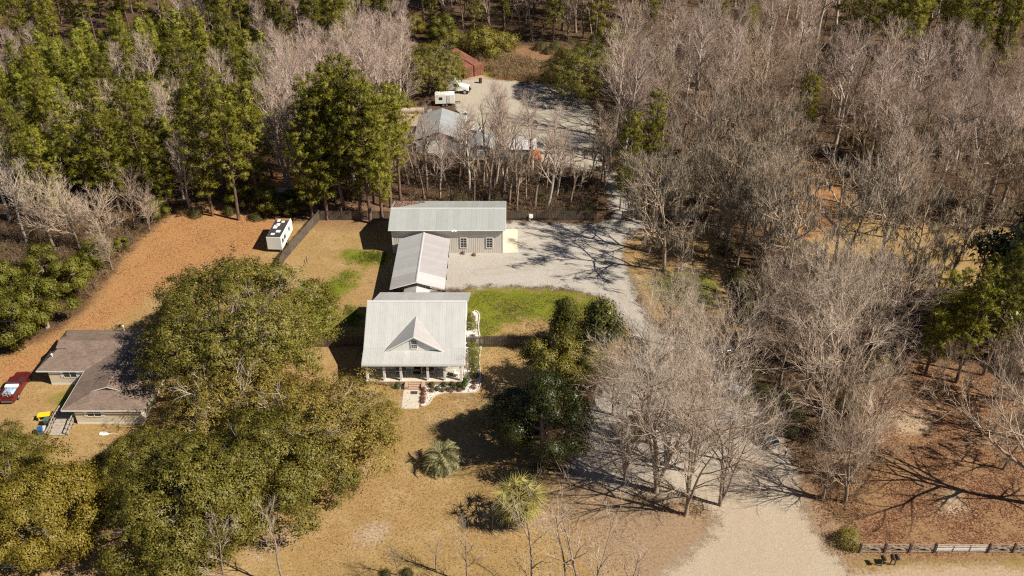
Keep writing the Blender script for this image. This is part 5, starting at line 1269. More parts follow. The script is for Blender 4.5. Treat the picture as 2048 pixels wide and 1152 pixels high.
brush('undergrowth', [(1490, 600), (1560, 520), (1900, 590), (2080, 600), (2080, 700), (1800, 720), (1740, 800), (1700, 940), (1660, 1010), (1620, 930), (1560, 820), (1500, 720)], 900, 1.7, M['brushbrown'], 'tangled undergrowth right of the driveway', 5, 8, 3)
brush('undergrowth', [(560, 5), (1350, 0), (2100, 0), (2100, 150), (1300, 130), (1200, 100), (1030, 92), (820, 60)], 1600, 2.0, M['brushbrown'], 'undergrowth of the far wood', 6, 7)
brush('dry_brush', [(905, 110), (1000, 112), (1100, 130), (1240, 158), (1150, 168), (1000, 160), (960, 135), (905, 140)], 900, 2.0, M['drygrass'], 'tawny dry brush between gravel yard and railway', 7, 12, 0, .9, .07)
brush('undergrowth', [(-60, 445), (60, 435), (330, 425), (330, 440), (250, 505), (180, 600), (60, 560), (-60, 560)], 420, 1.8, M['brushbrown'], 'grey-brown brush along the orange field', 8, 9, 4)
brush('undergrowth', [(1230, 640), (1310, 700), (1420, 720), (1460, 800), (1480, 900), (1400, 900), (1330, 720), (1260, 720)], 160, 1.0, M['brushgreen'], 'low green growth among the bare trees by the driveway', 9, 6, 8)

def scatter(name, polys, n, size, mat, label, seed, asp=.6, z=.03, up=3.0, tall=0):
    g = np.random.default_rng(seed); out = []
    for poly in polys:
        P = world_poly(poly); lo, hi = P.min(0), P.max(0); Q = g.uniform(lo, hi, size=(n * 3, 2)); Q = Q[sdist(Q[:, 0], Q[:, 1], P) + g.normal(size=len(Q)) * (1.8 if tall else 1.2) > (1.6 if tall else 0)]
        cl = np.sin(Q[:, 0] * .7 + seed) * np.sin(Q[:, 1] * .6) + .6 * np.sin(Q[:, 0] * 1.9) * np.sin(Q[:, 1] * 2.3 + seed); out.append(Q[g.random(len(Q)) < .45 + .4 * cl][:n])
    Q = np.concatenate(out); Cn = np.concatenate([Q, np.full((len(Q), 1), z)], 1)
    if tall:
        Cn = np.repeat(Cn, 3, 0) + g.normal(size=(len(Cn) * 3, 3)) * np.array([.05, .05, 0]); Cn[:, 2] = .006
        V, Fl = blades(Cn, g.normal(size=Cn.shape) * .5 + np.array([0, 0, 1]), tall * g.uniform(.5, 1.4, len(Cn)), size, g)
    else: V, Fl = leaves(Cn, size, g, asp, up)
    return tag(link(name, np_mesh(name, V, [Fl], mat)), label, name.replace('_', ' '), kind='stuff')
scatter('fallen_leaves', LITTER[:1], 26000, .17, M['rustleaf'], 'rusty fallen leaves covering the bank at lower right', 1)
scatter('leaf_litter', LAWN[:2], 15000, .13, M['drygrass'], 'dead leaves and straw strewn over the lawns', 2)
scatter('leaf_litter', STRAW[:1], 12000, .15, M['rustleaf'], 'rusty leaves strewn over the orange field', 3)
scatter('grass_tufts', GREEN[:4] + GREEN[4:5], 4500, .045, M['turf'], 'green grass tufts in the lawns', 4, tall=.16)
scatter('dry_tufts', LAWN[:4], 6500, .05, M['drygrass'], 'dry grass tufts in the lawns', 5, tall=.15)

brush('undergrowth', [(-60, 470), (100, 450), (330, 425), (420, 410), (400, 425), (330, 445), (250, 520), (180, 600), (110, 600), (-60, 600)], 500, 1.5, M['drygrass'], 'tawny weeds along the edge of the orange field', 11, 8, 0, .8)
brush('undergrowth', [(1590, 900), (1640, 1000), (1690, 1080), (1720, 1075), (1740, 1000), (1780, 900), (1700, 820), (1620, 860)], 240, 1.2, M['drygrass'], 'tawny twigs and weeds between driveway mouth and leaf bank', 12, 7, 0, .8)
brush('undergrowth', [(1240, 980), (1320, 960), (1420, 1000), (1420, 1040), (1300, 1020)], 90, .8, M['drygrass'], 'dry weeds at the foot of the bare trees by the driveway', 13, 7, 0, .8)
# ------------------------------------------------------------------ vehicles
def paint(name, col): return plain(name, col, .3, .2, .03, 1, .5, .6)
M['tailred'] = plain('red_lamp', (.45, .02, .02), .3, 0, .05)
M['lampclear'] = plain('clear_lamp', (.6, .6, .58), .2, 0, .05)
M['rim'] = plain('bright_rim', (.55, .55, .55), .35, .7, .05)
def ring(x, hw, z0, z1, ch=.1, top=1.0):
    return [(x, -hw * .94, z0), (x, -hw, z0 + ch), (x, -hw * top, z1 - ch), (x, -hw * top * .9, z1), (x, hw * top * .9, z1), (x, hw * top, z1 - ch), (x, hw, z0 + ch), (x, hw * .94, z0)]
def wheel(r, x, y, rad=.36, w=.22, side=1):
    s = 1 if y > 0 else -1
    t = MB().tube([(x, y - w / 2, rad), (x, y + w / 2, rad)], rad, 18).build('wheel', M['rubber'], r)
    MB().tube([(x, y + s * (w / 2 - .02), rad), (x, y + s * (w / 2 + .012), rad)], rad * .62, 14).build('rim', M['rim'], t)
def car(name, label, xy, rz, col, kind='suv', cat='car', z=.006):
    r = empty(name, (xy[0], xy[1], z), rz, label, cat); pm = paint(label.split(' ')[0] + '_car_paint', col)
    L, hw = {'suv': (4.7, .93), 'sedan': (4.6, .9), 'pickup': (5.7, .98)}[kind]
    zt = {'suv': 1.05, 'sedan': .95, 'pickup': 1.12}[kind]; f = L / 2
    body = MB().loft([ring(-f, hw * .86, .42, zt - .12), ring(-f + .12, hw * .96, .3, zt), ring(-f * .5, hw, .26, zt + .02), ring(0, hw, .26, zt), ring(f * .45, hw, .26, zt - .02), ring(f - .35, hw * .95, .28, zt - .12), ring(f - .05, hw * .84, .35, zt - .26)])
    body.build('body', pm, r, True).data.polygons.foreach_set('use_smooth', [False] * len(body.f))
    if kind == 'pickup': c0, c1, b0, b1, ht = -.35, .75, -.42, 1.45, 1.75
    elif kind == 'suv': c0, c1, b0, b1, ht = -1.75, .55, -2.15, 1.25, 1.7
    else: c0, c1, b0, b1, ht = -1.05, .4, -1.75, 1.15, 1.42
    wb, wt = hw * .92, hw * .76
    cab = MB().loft([[(b0, -wb, zt - .02), (b1, -wb, zt - .02), (b1, wb, zt - .02), (b0, wb, zt - .02)], [(c0, -wt, ht - .06), (c1, -wt, ht - .06), (c1, wt, ht - .06), (c0, wt, ht - .06)], [(c0 + .12, -wt * .9, ht), (c1 - .15, -wt * .9, ht), (c1 - .15, wt * .9, ht), (c0 + .12, wt * .9, ht)]])
    cab.build('cabin', pm, r)
    def lerp(a, b, t_): return tuple(a[i] + (b[i] - a[i]) * t_ for i in range(3))
    def glass(nm, q, lo, hi, m0, m1, off):
        a, b, c_, d_ = q
        P = [lerp(lerp(a, b, m0), lerp(d_, c_, m0), lo), lerp(lerp(a, b, m1), lerp(d_, c_, m1), lo), lerp(lerp(a, b, m1), lerp(d_, c_, m1), hi), lerp(lerp(a, b, m0), lerp(d_, c_, m0), hi)]
        P = [Vector(p) + Vector(off) for p in P]; MB().slab(P, .01).build(nm, M['glass'], r)
    z1 = ht - .06
    glass('windshield', [(b1, -wb, zt), (b1, wb, zt), (c1, wt, z1), (c1, -wt, z1)], .12, .95, .06, .94, (.012, 0, .006))
    glass('rear_window', [(b0, wb, zt), (b0, -wb, zt), (c0, -wt, z1), (c0, wt, z1)], .2, .92, .08, .92, (-.012, 0, .006))
    for s in (-1, 1):
        q = [(b0, s * wb, zt), (b1, s * wb, zt), (c1, s * wt, z1), (c0, s * wt, z1)]
        for m0, m1 in ((.12, .5), (.53, .9)):
            qq = q if s < 0 else q
            glass('side_window', qq, .15, .9, m0, m1, (0, s * .012, .003))
    for x in (-f * .62, f * .62):
        for s in (-1, 1): wheel(r, x, s * (hw - .09), .36)
    for s in (-1, 1):
        MB().cbox((f - .09, s * hw * .66, zt - .34), (.1, .3, .14)).build('headlight', M['lampclear'], r)
        MB().cbox((-f + .02, s * hw * .76, zt - .25), (.1, .18, .24)).build('taillight', M['tailred'], r)
    MB().cbox((f - .03, 0, .42), (.14, hw * 1.5, .18)).build('bumper', M['galv'], r); MB().cbox((-f - .01, 0, .45), (.12, hw * 1.55, .16)).build('bumper', M['galv'], r)
    return r, f, hw, zt
# the maroon pickup, nose away from the camera
r, f, hw, zt = car('pickup_truck', 'maroon pickup truck with loaded bed beside the ranch house', (-65.15, 94.55), R(92), (.13, .012, .016), 'pickup', 'truck', 0)
MB().box(-f + .12, -.5, -hw * .82, hw * .82, zt + .012, zt + .03).build('bed_floor', M['steel'], r)
for s in (-1, 1): MB().box(-f + .05, -.45, s * hw * .93 - .05, s * hw * .93 + .05, zt, zt + .22).build('bed_side', paint('maroon_side', (.13, .012, .016)), r)
MB().box(-f + .0, -f + .08, -hw * .9, hw * .9, zt + .0, zt + .2).build('tailgate', paint('maroon_gate', (.13, .012, .016)), r)
MB().box(-1.05, -.5, -hw * .85, hw * .85, zt + .03, zt + .38).build('toolbox', M['white'], r, False, .02)
M['tarp'] = plain('blue_white_tarp', (.3, .42, .68), .6, 0, .5, 2.5)
M['junk'] = plain('mixed_scrap', (.25, .2, .16), .8, 0, .5, 4)
rt = r
def crumple(name, mat, parent, sx, sy, sz, seed, loc):
    g = np.random.default_rng(seed); n = 12; u, v = np.meshgrid(np.linspace(-1, 1, n), np.linspace(-1, 1, n)); h = (1 - u ** 4) * (1 - v ** 4) * (0.65 + .35 * g.random(u.shape))
    V = np.stack([u * sx + g.normal(size=u.shape) * sx * .04, v * sy + g.normal(size=u.shape) * sy * .04, h * sz], -1).reshape(-1, 3); i = np.arange(n * n).reshape(n, n)
    return link(name, np_mesh(name, V, [np.stack([i[:-1, :-1], i[:-1, 1:], i[1:, 1:], i[1:, :-1]], -1).reshape(-1, 4)], mat), parent, None, loc)
tb = empty('tarp_bundle', (-65.1, 92.9, 1.16), 0, 'blue and white tarp bundle in the bed of the maroon pickup', 'tarp')
crumple('tarp', M['tarp'], tb, .78, .55, .45, 3, (0, 0, 0))
jk = empty('scrap_pile', (-65.05, 92.1, 1.16), 0, 'scrap wood and odds at the tail of the maroon pickup bed', 'scrap')
g = np.random.default_rng(4)
for i in range(9):
    a = g.uniform(-.6, .6, 2); MB().bar((a[0] * .9, -.25 + .1 * g.normal(), .05 + .06 * i), (a[1] * .9, .35, .08 + .05 * i), .12, .05).build('scrap_board', M['rawwood'] if i % 2 else M['junk'], jk)
# parked cars under the trees
car('parked_car', 'white car under the bare branches, furthest back in the parking row', at(1440, 718), R(205), (.7, .7, .7), 'suv')
car('parked_car', 'black car in the middle of the parking row under bare branches', at(1412, 775), R(130), (.012, .012, .014), 'suv')
car('parked_car', 'silver white car right of the black one under the branches', at(1462, 790), R(150), (.62, .63, .65), 'sedan')
car('parked_car', 'silver car with dark windows nearest the leaning bare tree', at(1442, 842), R(185), (.55, .57, .6), 'sedan')
car('parked_car', 'black car with red tail lamps nearest the person', at(1526, 876), R(112), (.014, .015, .017), 'sedan')

# camper trailer
cx_, cy_ = (-38.1, 132.15)
ang = math.atan2(135.35 - 128.95, -37.85 + 38.3)
r = empty('camper_trailer', (cx_, cy_, 0), ang, 'white camper trailer with dark patchy roof beside the fence', 'camper')
L2, w2 = 3.25, 1.2
prof = [(-L2, .55), (-L2, 2.85), (L2 - .3, 2.9), (L2, 2.3), (L2, .55)]
n = 5
MB().add([(x, -w2, z) for x, z in prof] + [(x, w2, z) for x, z in prof], [tuple(range(n)), tuple(range(2 * n - 1, n - 1, -1))] + [((i + 1) % n, i, i + n, (i + 1) % n + n) for i in range(n)]).build('body', M['white'], r, False, .03)
MB().box(-L2 + .05, L2 - .35, -w2 + .06, w2 - .06, 2.905, 2.925).build('roof_sheet', plain('black_roof_coat', (.045, .045, .05), .8, 0, .4, 1.2), r)
MB().box(L2 - 1.1, L2 - .5, -w2 + .15, w2 - .15, 2.926, 2.935).build('rust_patch', plain('rust_patch', (.32, .15, .06), .9, 0, .25, 3), r)
for x, y, a, b in ((1.6, -.3, .3, .25), (.6, .25, .42, .3), (-.1, .5, .55, .32), (-1.5, -.35, .35, .35), (-2.4, .3, .3, .3), (1.9, .5, .35, .25)):
    MB().box(x - a, x + a, y - b, y + b, 2.926, 3.0).build('roof_vent', M['white'], r, False, .03)
for x, w in ((-2.4, .35), (-1.2, .38), (1.3, .28)): MB().box(x - w, x + w, -w2 - .035, -w2 - .003, 1.5, 2.2).build('window', M['glass'], r)
MB().box(.1, .75, -w2 - .035, -w2 - .003, .7, 2.5).build('door', M['white'], r)
for y in (-w2 + .12, w2 - .12):
    for x in (-.5, .3): wheel(r, x, y, .33)
MB().bar((L2, -.5, .5), (L2 + 1.1, 0, .45), .1, .1).bar((L2, .5, .5), (L2 + 1.1, 0, .45), .1, .1).build('drawbar', M['steel'], r)

# ------------------------------------------------------------------ gravel yard behind the wood
M['containerred'] = plain('rusty_red_container', (.25, .1, .068), .85, .05, .35, .8)
def container(x, y, rz, label):
    r = empty('shipping_container', (x, y, 0), rz, label, 'container'); L, w, h = 12.2, 1.15, 2.6
    MB().box(-L, 0, -w, w, .1, h).build('shell', M['containerred'], r)
    c = MB()
    for i in range(40):
        xx = -L + .2 + i * .3; c.box(xx, xx + .14, -w - .04, -w - .002, .3, h - .15); c.box(xx, xx + .14, w + .002, w + .04, .3, h - .15)
    c.build('corrugation', M['containerred'], r)['kind'] = 'stuff'
    for s in (-1, 1):
        d = MB().box(.003, .04, min(s * .03, s * 1.15), max(s * .03, s * 1.15), .25, h - .12).build('door', M['containerred'], r)
        MB().tube([(.07, s * .35, .3), (.07, s * .35, h - .2)], .025, 6).tube([(.07, s * .85, .3), (.07, s * .85, h - .2)], .025, 6).build('lock_rod', M['galv'], d)
    for sx in (-L + .1, -.1):
        for s in (-1, 1): MB().box(sx - .09, sx + .09, s * (w - .02) - .09, s * (w - .02) + .09, 0, h + .03).build('corner_post', M['containerred'], r)
a1 = math.atan2(204.3 - 215.5, -10.3 + 16.5)
container(-9.9, 204.9, R(-58), 'rusty red shipping container nearer the white truck'); container(-7.6, 206.2, R(-58), 'rusty red shipping container further right beside the brush')
# semi truck
tx, ty = at(912, 184)
r = empty('semi_truck', (tx, ty, 0), R(-8), 'white semi truck cab parked in the gravel yard', 'truck'); wt_ = M['white']
MB().box(-4.6, 3.4, -.45, .45, .75, 1.0).build('chassis', M['steel'], r)
MB().loft([[(-1.9, -1.2, .7), (.9, -1.2, .7), (.9, 1.2, .7), (-1.9, 1.2, .7)], [(-1.9, -1.2, 2.6), (.9, -1.2, 2.6), (.9, 1.2, 2.6), (-1.9, 1.2, 2.6)], [(-1.9, -1.15, 3.9), (-.4, -1.1, 3.7), (-.4, 1.1, 3.7), (-1.9, 1.15, 3.9)]]).build('sleeper_cab', wt_, r, False, .06)
MB().loft([[(.9, -1.1, .7), (.9, 1.1, .7), (.9, 1.0, 1.95), (.9, -1.0, 1.95)], [(3.0, -.95, .75), (3.0, .95, .75), (3.0, .8, 1.55), (3.0, -.8, 1.55)]]).build('hood', wt_, r, False, .08)
MB().slab([(.93, -.98, 2.0), (.93, .98, 2.0), (.42, .95, 2.75), (.42, -.95, 2.75)], .02).build('windshield', M['glass'], r)
for s in (-1, 1):
    MB().box(-.2, .6, s * 1.215 - .01, s * 1.215 + .01, 1.75, 2.4).build('side_window', M['glass'], r); MB().box(-1.5, -1.0, s * 1.215 - .01, s * 1.215 + .01, 2.7, 3.05).build('sleeper_window', M['glass'], r)
    MB().tube([(-1.6, s * 1.0, .75), (.3, s * 1.0, .75)], .3, 12).build('fuel_tank', M['galv'], r)
    wheel(r, 2.2, s * 1.0, .5, .3); wheel(r, -3.0, s * .95, .5, .55); wheel(r, -4.2, s * .95, .5, .55)
    MB().tube([(-2.05, s * .9, 1.0), (-2.05, s * .9, 3.8)], .09, 8).build('exhaust_stack', M['galv'], r); MB().cbox((1.0, s * 1.5, 2.1), (.12, .3, .55)).build('mirror', M['black'], r)
MB().box(2.98, 3.06, -.6, .6, .85, 1.45).build('grille', M['black'], r); MB().box(3.0, 3.25, -1.1, 1.1, .45, .8).build('bumper', M['galv'], r)
# box trailer
tx, ty = at(890, 209)
r = empty('box_trailer', (tx, ty, 0), R(4), 'white box trailer in front of the semi truck', 'trailer')
MB().box(-2.1, 2.1, -1.05, 1.05, .6, 2.6).build('body', M['white'], r, False, .05)
for x in (-.35, .35):
    for s in (-1, 1): wheel(r, x, s * 1.12, .33)
MB().box(-1.2, -.5, -1.085, -1.053, 1.5, 2.1).build('window', M['glass'], r); MB().box(.4, 1.15, -1.085, -1.053, .7, 2.4).build('door', plain('grey_door', (.55, .55, .55), .5), r)
MB().bar((2.1, -.4, .55), (3.4, 0, .5), .1, .1).bar((2.1, .4, .55), (3.4, 0, .5), .1, .1).build('drawbar', M['steel'], r); MB().tube([(3.2, 0, 0), (3.2, 0, .8)], .05, 8).build('jack', M['steel'], r)
# barrel
q = at(961, 166); r = empty('burn_barrel', (q[0], q[1], 0), 0, 'rusty brown barrel standing on the gravel yard', 'barrel')
rm = plain('brown_rust', (.1, .05, .035), .9, .1, .3, 3)
MB().tube([(0, 0, 0), (0, 0, .3), (0, 0, .31), (0, 0, .6), (0, 0, .61), (0, 0, 1.1)], [.36, .36, .38, .36, .38, .36], 16).build('drum', rm, r); MB().tube([(0, 0, 1.1), (0, 0, 1.13)], .375, 16).build('rim', rm, r)
# picnic table
q = at(1052, 171); r = empty('picnic_table', (q[0], q[1], 0), R(5), 'dark timber picnic table on the gravel yard', 'table')
for i in range(4): MB().box(-1.3, 1.3, -.42 + i * .22, -.23 + i * .22, .72, .77).build('top_plank', M['fence'], r)
for s in (-1, 1): MB().box(-1.3, 1.3, s * .8 - .14, s * .8 + .14, .42, .47).build('bench', M['fence'], r)
for x in (-.9, .9): MB().bar((x, -.75, 0), (x, -.2, .72), .08, .1).bar((x, .75, 0), (x, .2, .72), .08, .1).bar((x, -.9, .38), (x, .9, .38), .06, .08).build('leg', M['fence'], r)
# pipes and tank
q = at(835, 226); r = empty('concrete_pipe', (q[0], q[1], 0), R(0), 'long pale concrete pipe lying left of the yard', 'pipe')
M['pipeconc'] = plain('stained_concrete', (.42, .36, .27), .9, 0, .15, 1.2)
MB().tube([(-3.6, 0, .6), (1.2, 0, .6)], .6, 16).build('pipe_shell', M['pipeconc'], r); MB().tube([(1.2, 0, .6), (1.5, 0, .6)], .68, 16).build('pipe_collar', M['pipeconc'], r); MB().tube([(1.501, 0, .6), (1.52, 0, .6)], .5, 16).build('pipe_bore', M['black'], r)
q = at(858, 227); r = empty('culvert_pipe', (q[0], q[1], 0), R(60), 'short grey culvert pipe with dark mouth beside the concrete pipe', 'pipe')
MB().tube([(-1, 0, .5), (.6, 0, .5)], .5, 16).build('pipe_shell', M['galv'], r); MB().tube([(-1.02, 0, .5), (-1.001, 0, .5)], .44, 16).build('pipe_bore', M['black'], r)
car('work_van', 'white work van beside the workshop in the gravel yard', at(925, 238), R(-60), (.7, .7, .69), 'suv', 'van')
car('work_van', 'white van right of the workshop behind bare trees', at(953, 268), R(75), (.68, .68, .67), 'suv', 'van')
q = at(1069, 322); r = empty('dumpster', (q[0], q[1], 0), R(8), 'orange steel dumpster behind the bare trees', 'dumpster')
om = plain('orange_steel', (.55, .17, .06), .7, .1, .15, 1.5)
MB().loft([[(-.85, -1.9, .15), (.85, -1.9, .15), (.85, 1.9, .15), (-.85, 1.9, .15)], [(-1.0, -2.3, 1.6), (1.0, -2.3, 1.6), (1.0, 2.3, 1.6), (-1.0, 2.3, 1.6)]]).build('bin', om, r)
for s in (-1, 1): MB().box(-1.05, 1.05, s * 2.3 - .05, s * 2.3 + .05, 1.5, 1.65).build('rim', om, r)
MB().box(-.95, .95, -2.2, 2.2, 1.602, 1.63).build('lid', om, r)
# small machine by the back fence
q = at(1056, 440); r = empty('log_splitter', (q[0], q[1], .006), R(10), 'small white and dark machine on wheels by the back fence', 'machine')
MB().box(-1.0, .6, -.1, .1, .45, .6).build('beam', M['steel'], r); MB().box(.1, .8, -.35, .35, .45, 1.15).build('engine', M['white'], r, False, .05)
for s in (-1, 1): wheel(r, .2, s * .5, .28, .15)
MB().bar((-1.0, 0, .5), (-1.9, 0, .3), .07, .07).build('drawbar', M['steel'], r)

# railway
A = Vector((*at(985, 112), 0)); Bv = Vector((*at(1290, 163), 0)); d = (Bv - A); L = d.length; a_ = math.atan2(d.y, d.x)
r = empty('railway_track', A, a_, 'single railway track on a low bank', 'railway'); r['kind'] = 'structure'
bal = plain('brown_ballast', (.26, .19, .13), .95, 0, .3, 2)
MB().add([(-25, -2.4, .008), (L + 15, -2.4, .008), (L + 15, -1.5, .42), (-25, -1.5, .42), (-25, 1.5, .42), (L + 15, 1.5, .42), (L + 15, 2.4, .008), (-25, 2.4, .008)], [(0, 1, 2, 3), (3, 2, 5, 4), (4, 5, 6, 7)]).build('ballast', bal, r)
for s in (-.72, .72): MB().box(-25, L + 15, s - .04, s + .04, .5, .66).build('rail', plain('rail_steel', (.3, .24, .19), .5, .5, .1), r)
sl = MB().box(-.12, .12, -1.25, 1.25, .425, .5).mesh('sleeper', M['fence'])
for i in range(int(L / .9)): link('sleeper', sl, r, None, (i * .9, 0, 0))

# ------------------------------------------------------------------ the ranch house yard
q = (-56.9, 88.6)
r = empty('entry_deck', (-56.2, 87.7, 0), 0, 'weathered wooden deck and ramp at the ranch house door', 'deck')
for i in range(12): MB().box(-1.15 , 1.15, -.1 + i * .19, .07 + i * .19, .5, .55).build('deck_plank', M['rawwood'], r)
for i in range(9): MB().cbox((0, -.22 - i * .19, .5 - i * .052), (2.3, .17, .04), Matrix.Rotation(R(15), 3, 'X')).build('ramp_plank', M['rawwood'], r)
for s in (-1, 1):
    rl = MB().bar((s * 1.15, 2.2, 1.4), (s * 1.15, -.05, 1.4), .05, .14).bar((s * 1.15, -.05, 1.4), (s * 1.15, -1.9, .95), .05, .14)
    for i in range(7): y_ = 2.1 - i * .65; rl.box(s * 1.15 - .045, s * 1.15 + .045, y_ - .045, y_ + .045, 0, 1.38 if y_ > -.1 else 1.38 + (y_ + .05) * .24)
    rl.bar((s * 1.15, 2.2, .85), (s * 1.15, -.05, .85), .04, .1).bar((s * 1.15, -.05, .85), (s * 1.15, -1.9, .45), .04, .1); rl.build('handrail', M['rawwood'], r)
q = at(90, 838); r = empty('play_table', (q[0], q[1], 0), R(12), 'bright yellow plastic table on the neighbour lawn', 'table')
ym = plain('yellow_plastic', (.8, .55, .02), .5, 0, .05)
MB().box(-.72, .72, -.45, .45, .72, .8).build('table_top', ym, r, False, .03)
for x in (-.55, .55):
    for y in (-.33, .33): MB().box(x - .05, x + .05, y - .05, y + .05, 0, .72).build('leg', ym, r)
def bin_(xy, rz, col, lab, label):
    r = empty('wheelie_bin', (xy[0], xy[1], 0), rz, label, 'bin'); m = plain(lab, col, .5, 0, .1)
    MB().loft([[(-.24, -.26, .06), (.24, -.26, .06), (.24, .26, .06), (-.24, .26, .06)], [(-.3, -.34, .95), (.3, -.34, .95), (.3, .34, .95), (-.3, .34, .95)]]).build('tub', m, r, False, .02)
    MB().cbox((0, 0, .99), (.64, .74, .07)).build('lid', m, r, False, .02)
    for s in (-1, 1): MB().tube([(s * .27, .3, .1), (s * .33, .3, .1)], .1, 10).build('wheel', M['rubber'], r)
    MB().tube([(-.25, .42, .93), (.25, .42, .93)], .02, 6).build('handle', m, r)
bin_(at(83, 868), .3, (.03, .12, .3), 'blue_plastic', 'blue wheelie bin left of the ranch house deck')
bin_(at(96, 850), .1, (.07, .13, .12), 'green_plastic', 'dark green wheelie bin behind the blue one')
q = at(88, 862); r = empty('garden_tub', (q[0], q[1] , 0), 0, 'pale plastic tub between the bins and the deck', 'tub'); MB().loft([[(-.35 * math.cos(k), .35 * math.sin(k), .0) for k in np.linspace(0, 5.6, 10)], [(-.5 * math.cos(k), .5 * math.sin(k), .45) for k in np.linspace(0, 5.6, 10)]]).build('bowl', plain('pale_plastic', (.5, .46, .42), .6), r); MB().tube([(0, 0, .45), (0, 0, .48)], .52, 12).build('rim', plain('pale_plastic_rim', (.55, .5, .45), .6), r)
q = (-57.2, 91.6); r = empty('lawn_chair', (q[0], q[1], 0), R(200), 'white plastic chair at the corner of the ranch house', 'chair')
for x in (-.22, .22):
    for y in (-.22, .22): MB().tube([(x * 1.15, y * 1.15, 0), (x, y, .42)], .025, 6).build('leg', M['white'], r)
MB().box(-.27, .27, -.27, .27, .42, .46).build('seat', M['white'], r, False, .015); MB().slab([(-.27, .27, .46), (.27, .27, .46), (.25, .4, .95), (-.25, .4, .95)], .03).build('backrest', M['white'], r)
q = at(210, 868); r = empty('paddle_board', (q[0], q[1], .0), R(-4), 'white paddle lying on the grass before the ranch house', 'paddle')
pb = [(-.75, .0), (-.6, .28), (-.1, .33), (.35, .2), (.55, .05), (.55, -.05), (.35, -.2), (-.1, -.33), (-.6, -.28)]
MB().prism(pb, .02, .09).build('blade', M['white'], r, False, .02); MB().tube([(.5, 0, .06), (1.7, .05, .05)], .035, 8).build('shaft', M['white'], r)
# mailboxes
def mailbox(x, y, rz, label):
    r = empty('mailbox', (x, y, 0), rz, label, 'mailbox')
    MB().box(-.05, .05, -.05, .05, 0, 1.1).build('post', M['fence'], r)
    pts = [(-.16, 0), (.16, 0), (.16, .18)] + [(.16 * math.cos(t_), .18 + .16 * math.sin(t_)) for t_ in np.linspace(.3, 2.84, 7)] + [(-.16, .18)]
    n = len(pts)
    MB().add([(x_, -.3, 1.1 + z_) for x_, z_ in pts] + [(x_, .3, 1.1 + z_) for x_, z_ in pts], [tuple(range(n)), tuple(range(2 * n - 1, n - 1, -1))] + [((i + 1) % n, i, i + n, (i + 1) % n + n) for i in range(n)]).build('box', M['black'], r)
    MB().box(-.17, .17, -.32, -.301, 1.1, 1.4).build('door', M['black'], r); MB().box(.17, .19, -.1, -.05, 1.25, 1.5).build('flag', M['tailred'], r)
mx, my = at(1762, 1132); mailbox(mx, my, R(10), 'left black mailbox on the verge by the cross-rail fence')
mx, my = at(1780, 1130); mailbox(mx, my, R(-6), 'middle black mailbox on the verge'); mx, my = at(1787, 1130); mailbox(mx + .1, my, R(4), 'right black mailbox on the verge')

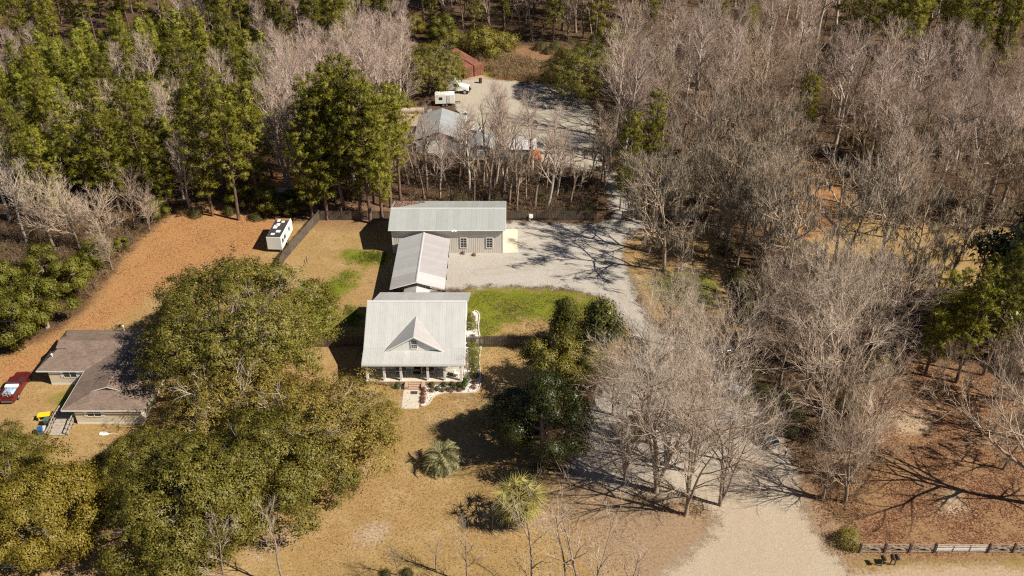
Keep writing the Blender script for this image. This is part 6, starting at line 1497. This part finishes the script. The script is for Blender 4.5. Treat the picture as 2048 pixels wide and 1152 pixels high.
# ------------------------------------------------------------------ the person on the driveway
def skin_fig(name, verts, edges, rad, mat, parent, sub=2, root=0):
    me = bpy.data.meshes.new(name); me.from_pydata(verts, edges, []); o = link(name, me, parent); me.materials.append(mat)
    m = o.modifiers.new('skin', 'SKIN'); 
    for i, v in enumerate(me.skin_vertices[0].data):
        q_ = rad[i]; v.radius = (q_, q_) if not hasattr(q_, '__len__') else q_; v.use_root = (i == root)
    m.use_smooth_shade = True
    s = o.modifiers.new('subsurf', 'SUBSURF'); s.levels = 1; s.render_levels = sub
    return o
def person(xy, rz, label):
    r = empty('person', (xy[0], xy[1], .006), rz, label, 'person')
    sk = plain('skin', (.45, .28, .2), .6, 0, .05); sh = plain('pale_shirt', (.62, .62, .66), .9, 0, .06); tr = plain('grey_trousers', (.12, .12, .13), .9, 0, .1); hr = plain('dark_hair', (.02, .014, .01), .7); so = plain('shoe', (.3, .3, .3), .7)
    V = [(0, 0, .95), (0, 0, 1.18), (0, .0, 1.38), (0, .01, 1.48), (0, .02, 1.56), (0, .04, 1.64), (0, .03, 1.73)]; E = [(i, i + 1) for i in range(6)]; Rd = [(.15, .11), (.14, .1), (.16, .1), (.06, .06), (.07, .085), (.078, .1), (.06, .075)]
    for s, fw in ((1, .16), (-1, -.12)):
        b = len(V); V += [(s * .1, 0, .9), (s * .11, fw * .6 + .03, .5), (s * .11, fw, .09), (s * .115, fw + .16, .04)]; E += [(0, b), (b, b + 1), (b + 1, b + 2), (b + 2, b + 3)]; Rd += [.09, .06, .04, .03]
        b = len(V); V += [(s * .19, 0, 1.4), (s * .25, -fw * .5, 1.14), (s * .26, -fw * .6 + .14, .92), (s * .26, -fw * .6 + .19, .86)]; E += [(2, b), (b, b + 1), (b + 1, b + 2), (b + 2, b + 3)]; Rd += [.055, .04, .028, .03]
        p0 = len(V) - 1
        for k, (dx, ln) in enumerate(((-.03, .07), (-.012, .085), (.008, .08), (.026, .065))):
            b = len(V); q0 = V[p0]; V += [(q0[0] + dx, q0[1] + .03, q0[2] - .04), (q0[0] + dx, q0[1] + .04, q0[2] - .04 - ln)]; E += [(p0, b), (b, b + 1)]; Rd += [.011, .009]
        b = len(V); q0 = V[p0]; V += [(q0[0] - s * .035, q0[1] + .03, q0[2] - .005), (q0[0] - s * .045, q0[1] + .06, q0[2] - .035)]; E += [(p0, b), (b, b + 1)]; Rd += [.012, .01]
    b = len(V); V += [(0, .13, 1.64)]; E += [(5, b)]; Rd += [.014]
    skin_fig('body', V, E, Rd, sk, r)
    V = [(0, 0, .93), (0, 0, 1.18), (0, 0, 1.38), (0, .01, 1.46)]; E = [(0, 1), (1, 2), (2, 3)]; Rd = [(.18, .14), (.165, .125), (.18, .125), (.085, .085)]
    for s, fw in ((1, .16), (-1, -.12)):
        b = len(V); V += [(s * .19, 0, 1.4), (s * .24, -fw * .4, 1.18)]; E += [(2, b), (b, b + 1)]; Rd += [.075, .065]
    skin_fig('shirt', V, E, Rd, sh, r)
    V = [(0, 0, .97)]; E = []; Rd = [(.165, .13)]
    for s, fw in ((1, .16), (-1, -.12)):
        b = len(V); V += [(s * .1, 0, .88), (s * .11, fw * .6 + .03, .5), (s * .11, fw, .12)]; E += [(0, b), (b, b + 1), (b + 1, b + 2)]; Rd += [.11, .085, .07]
    skin_fig('trousers', V, E, Rd, tr, r)
    skin_fig('hair', [(0, -.03, 1.62), (0, -.015, 1.7), (0, .02, 1.765)], [(0, 1), (1, 2)], [(.085, .08), (.09, .1), (.07, .09)], hr, r)
    for s in (-1, 1): MB().cbox((s * .035, .135, 1.665), (.02, .012, .01)).build('eye', M['black'], r)
    for s, fw in ((1, .16), (-1, -.12)): MB().box(s * .115 - .045, s * .115 + .045, fw - .06, fw + .2, 0, .09).build('shoe', so, r, False, .03)
person(at(1570, 914), R(25), 'person in a pale top and dark trousers walking on the driveway')
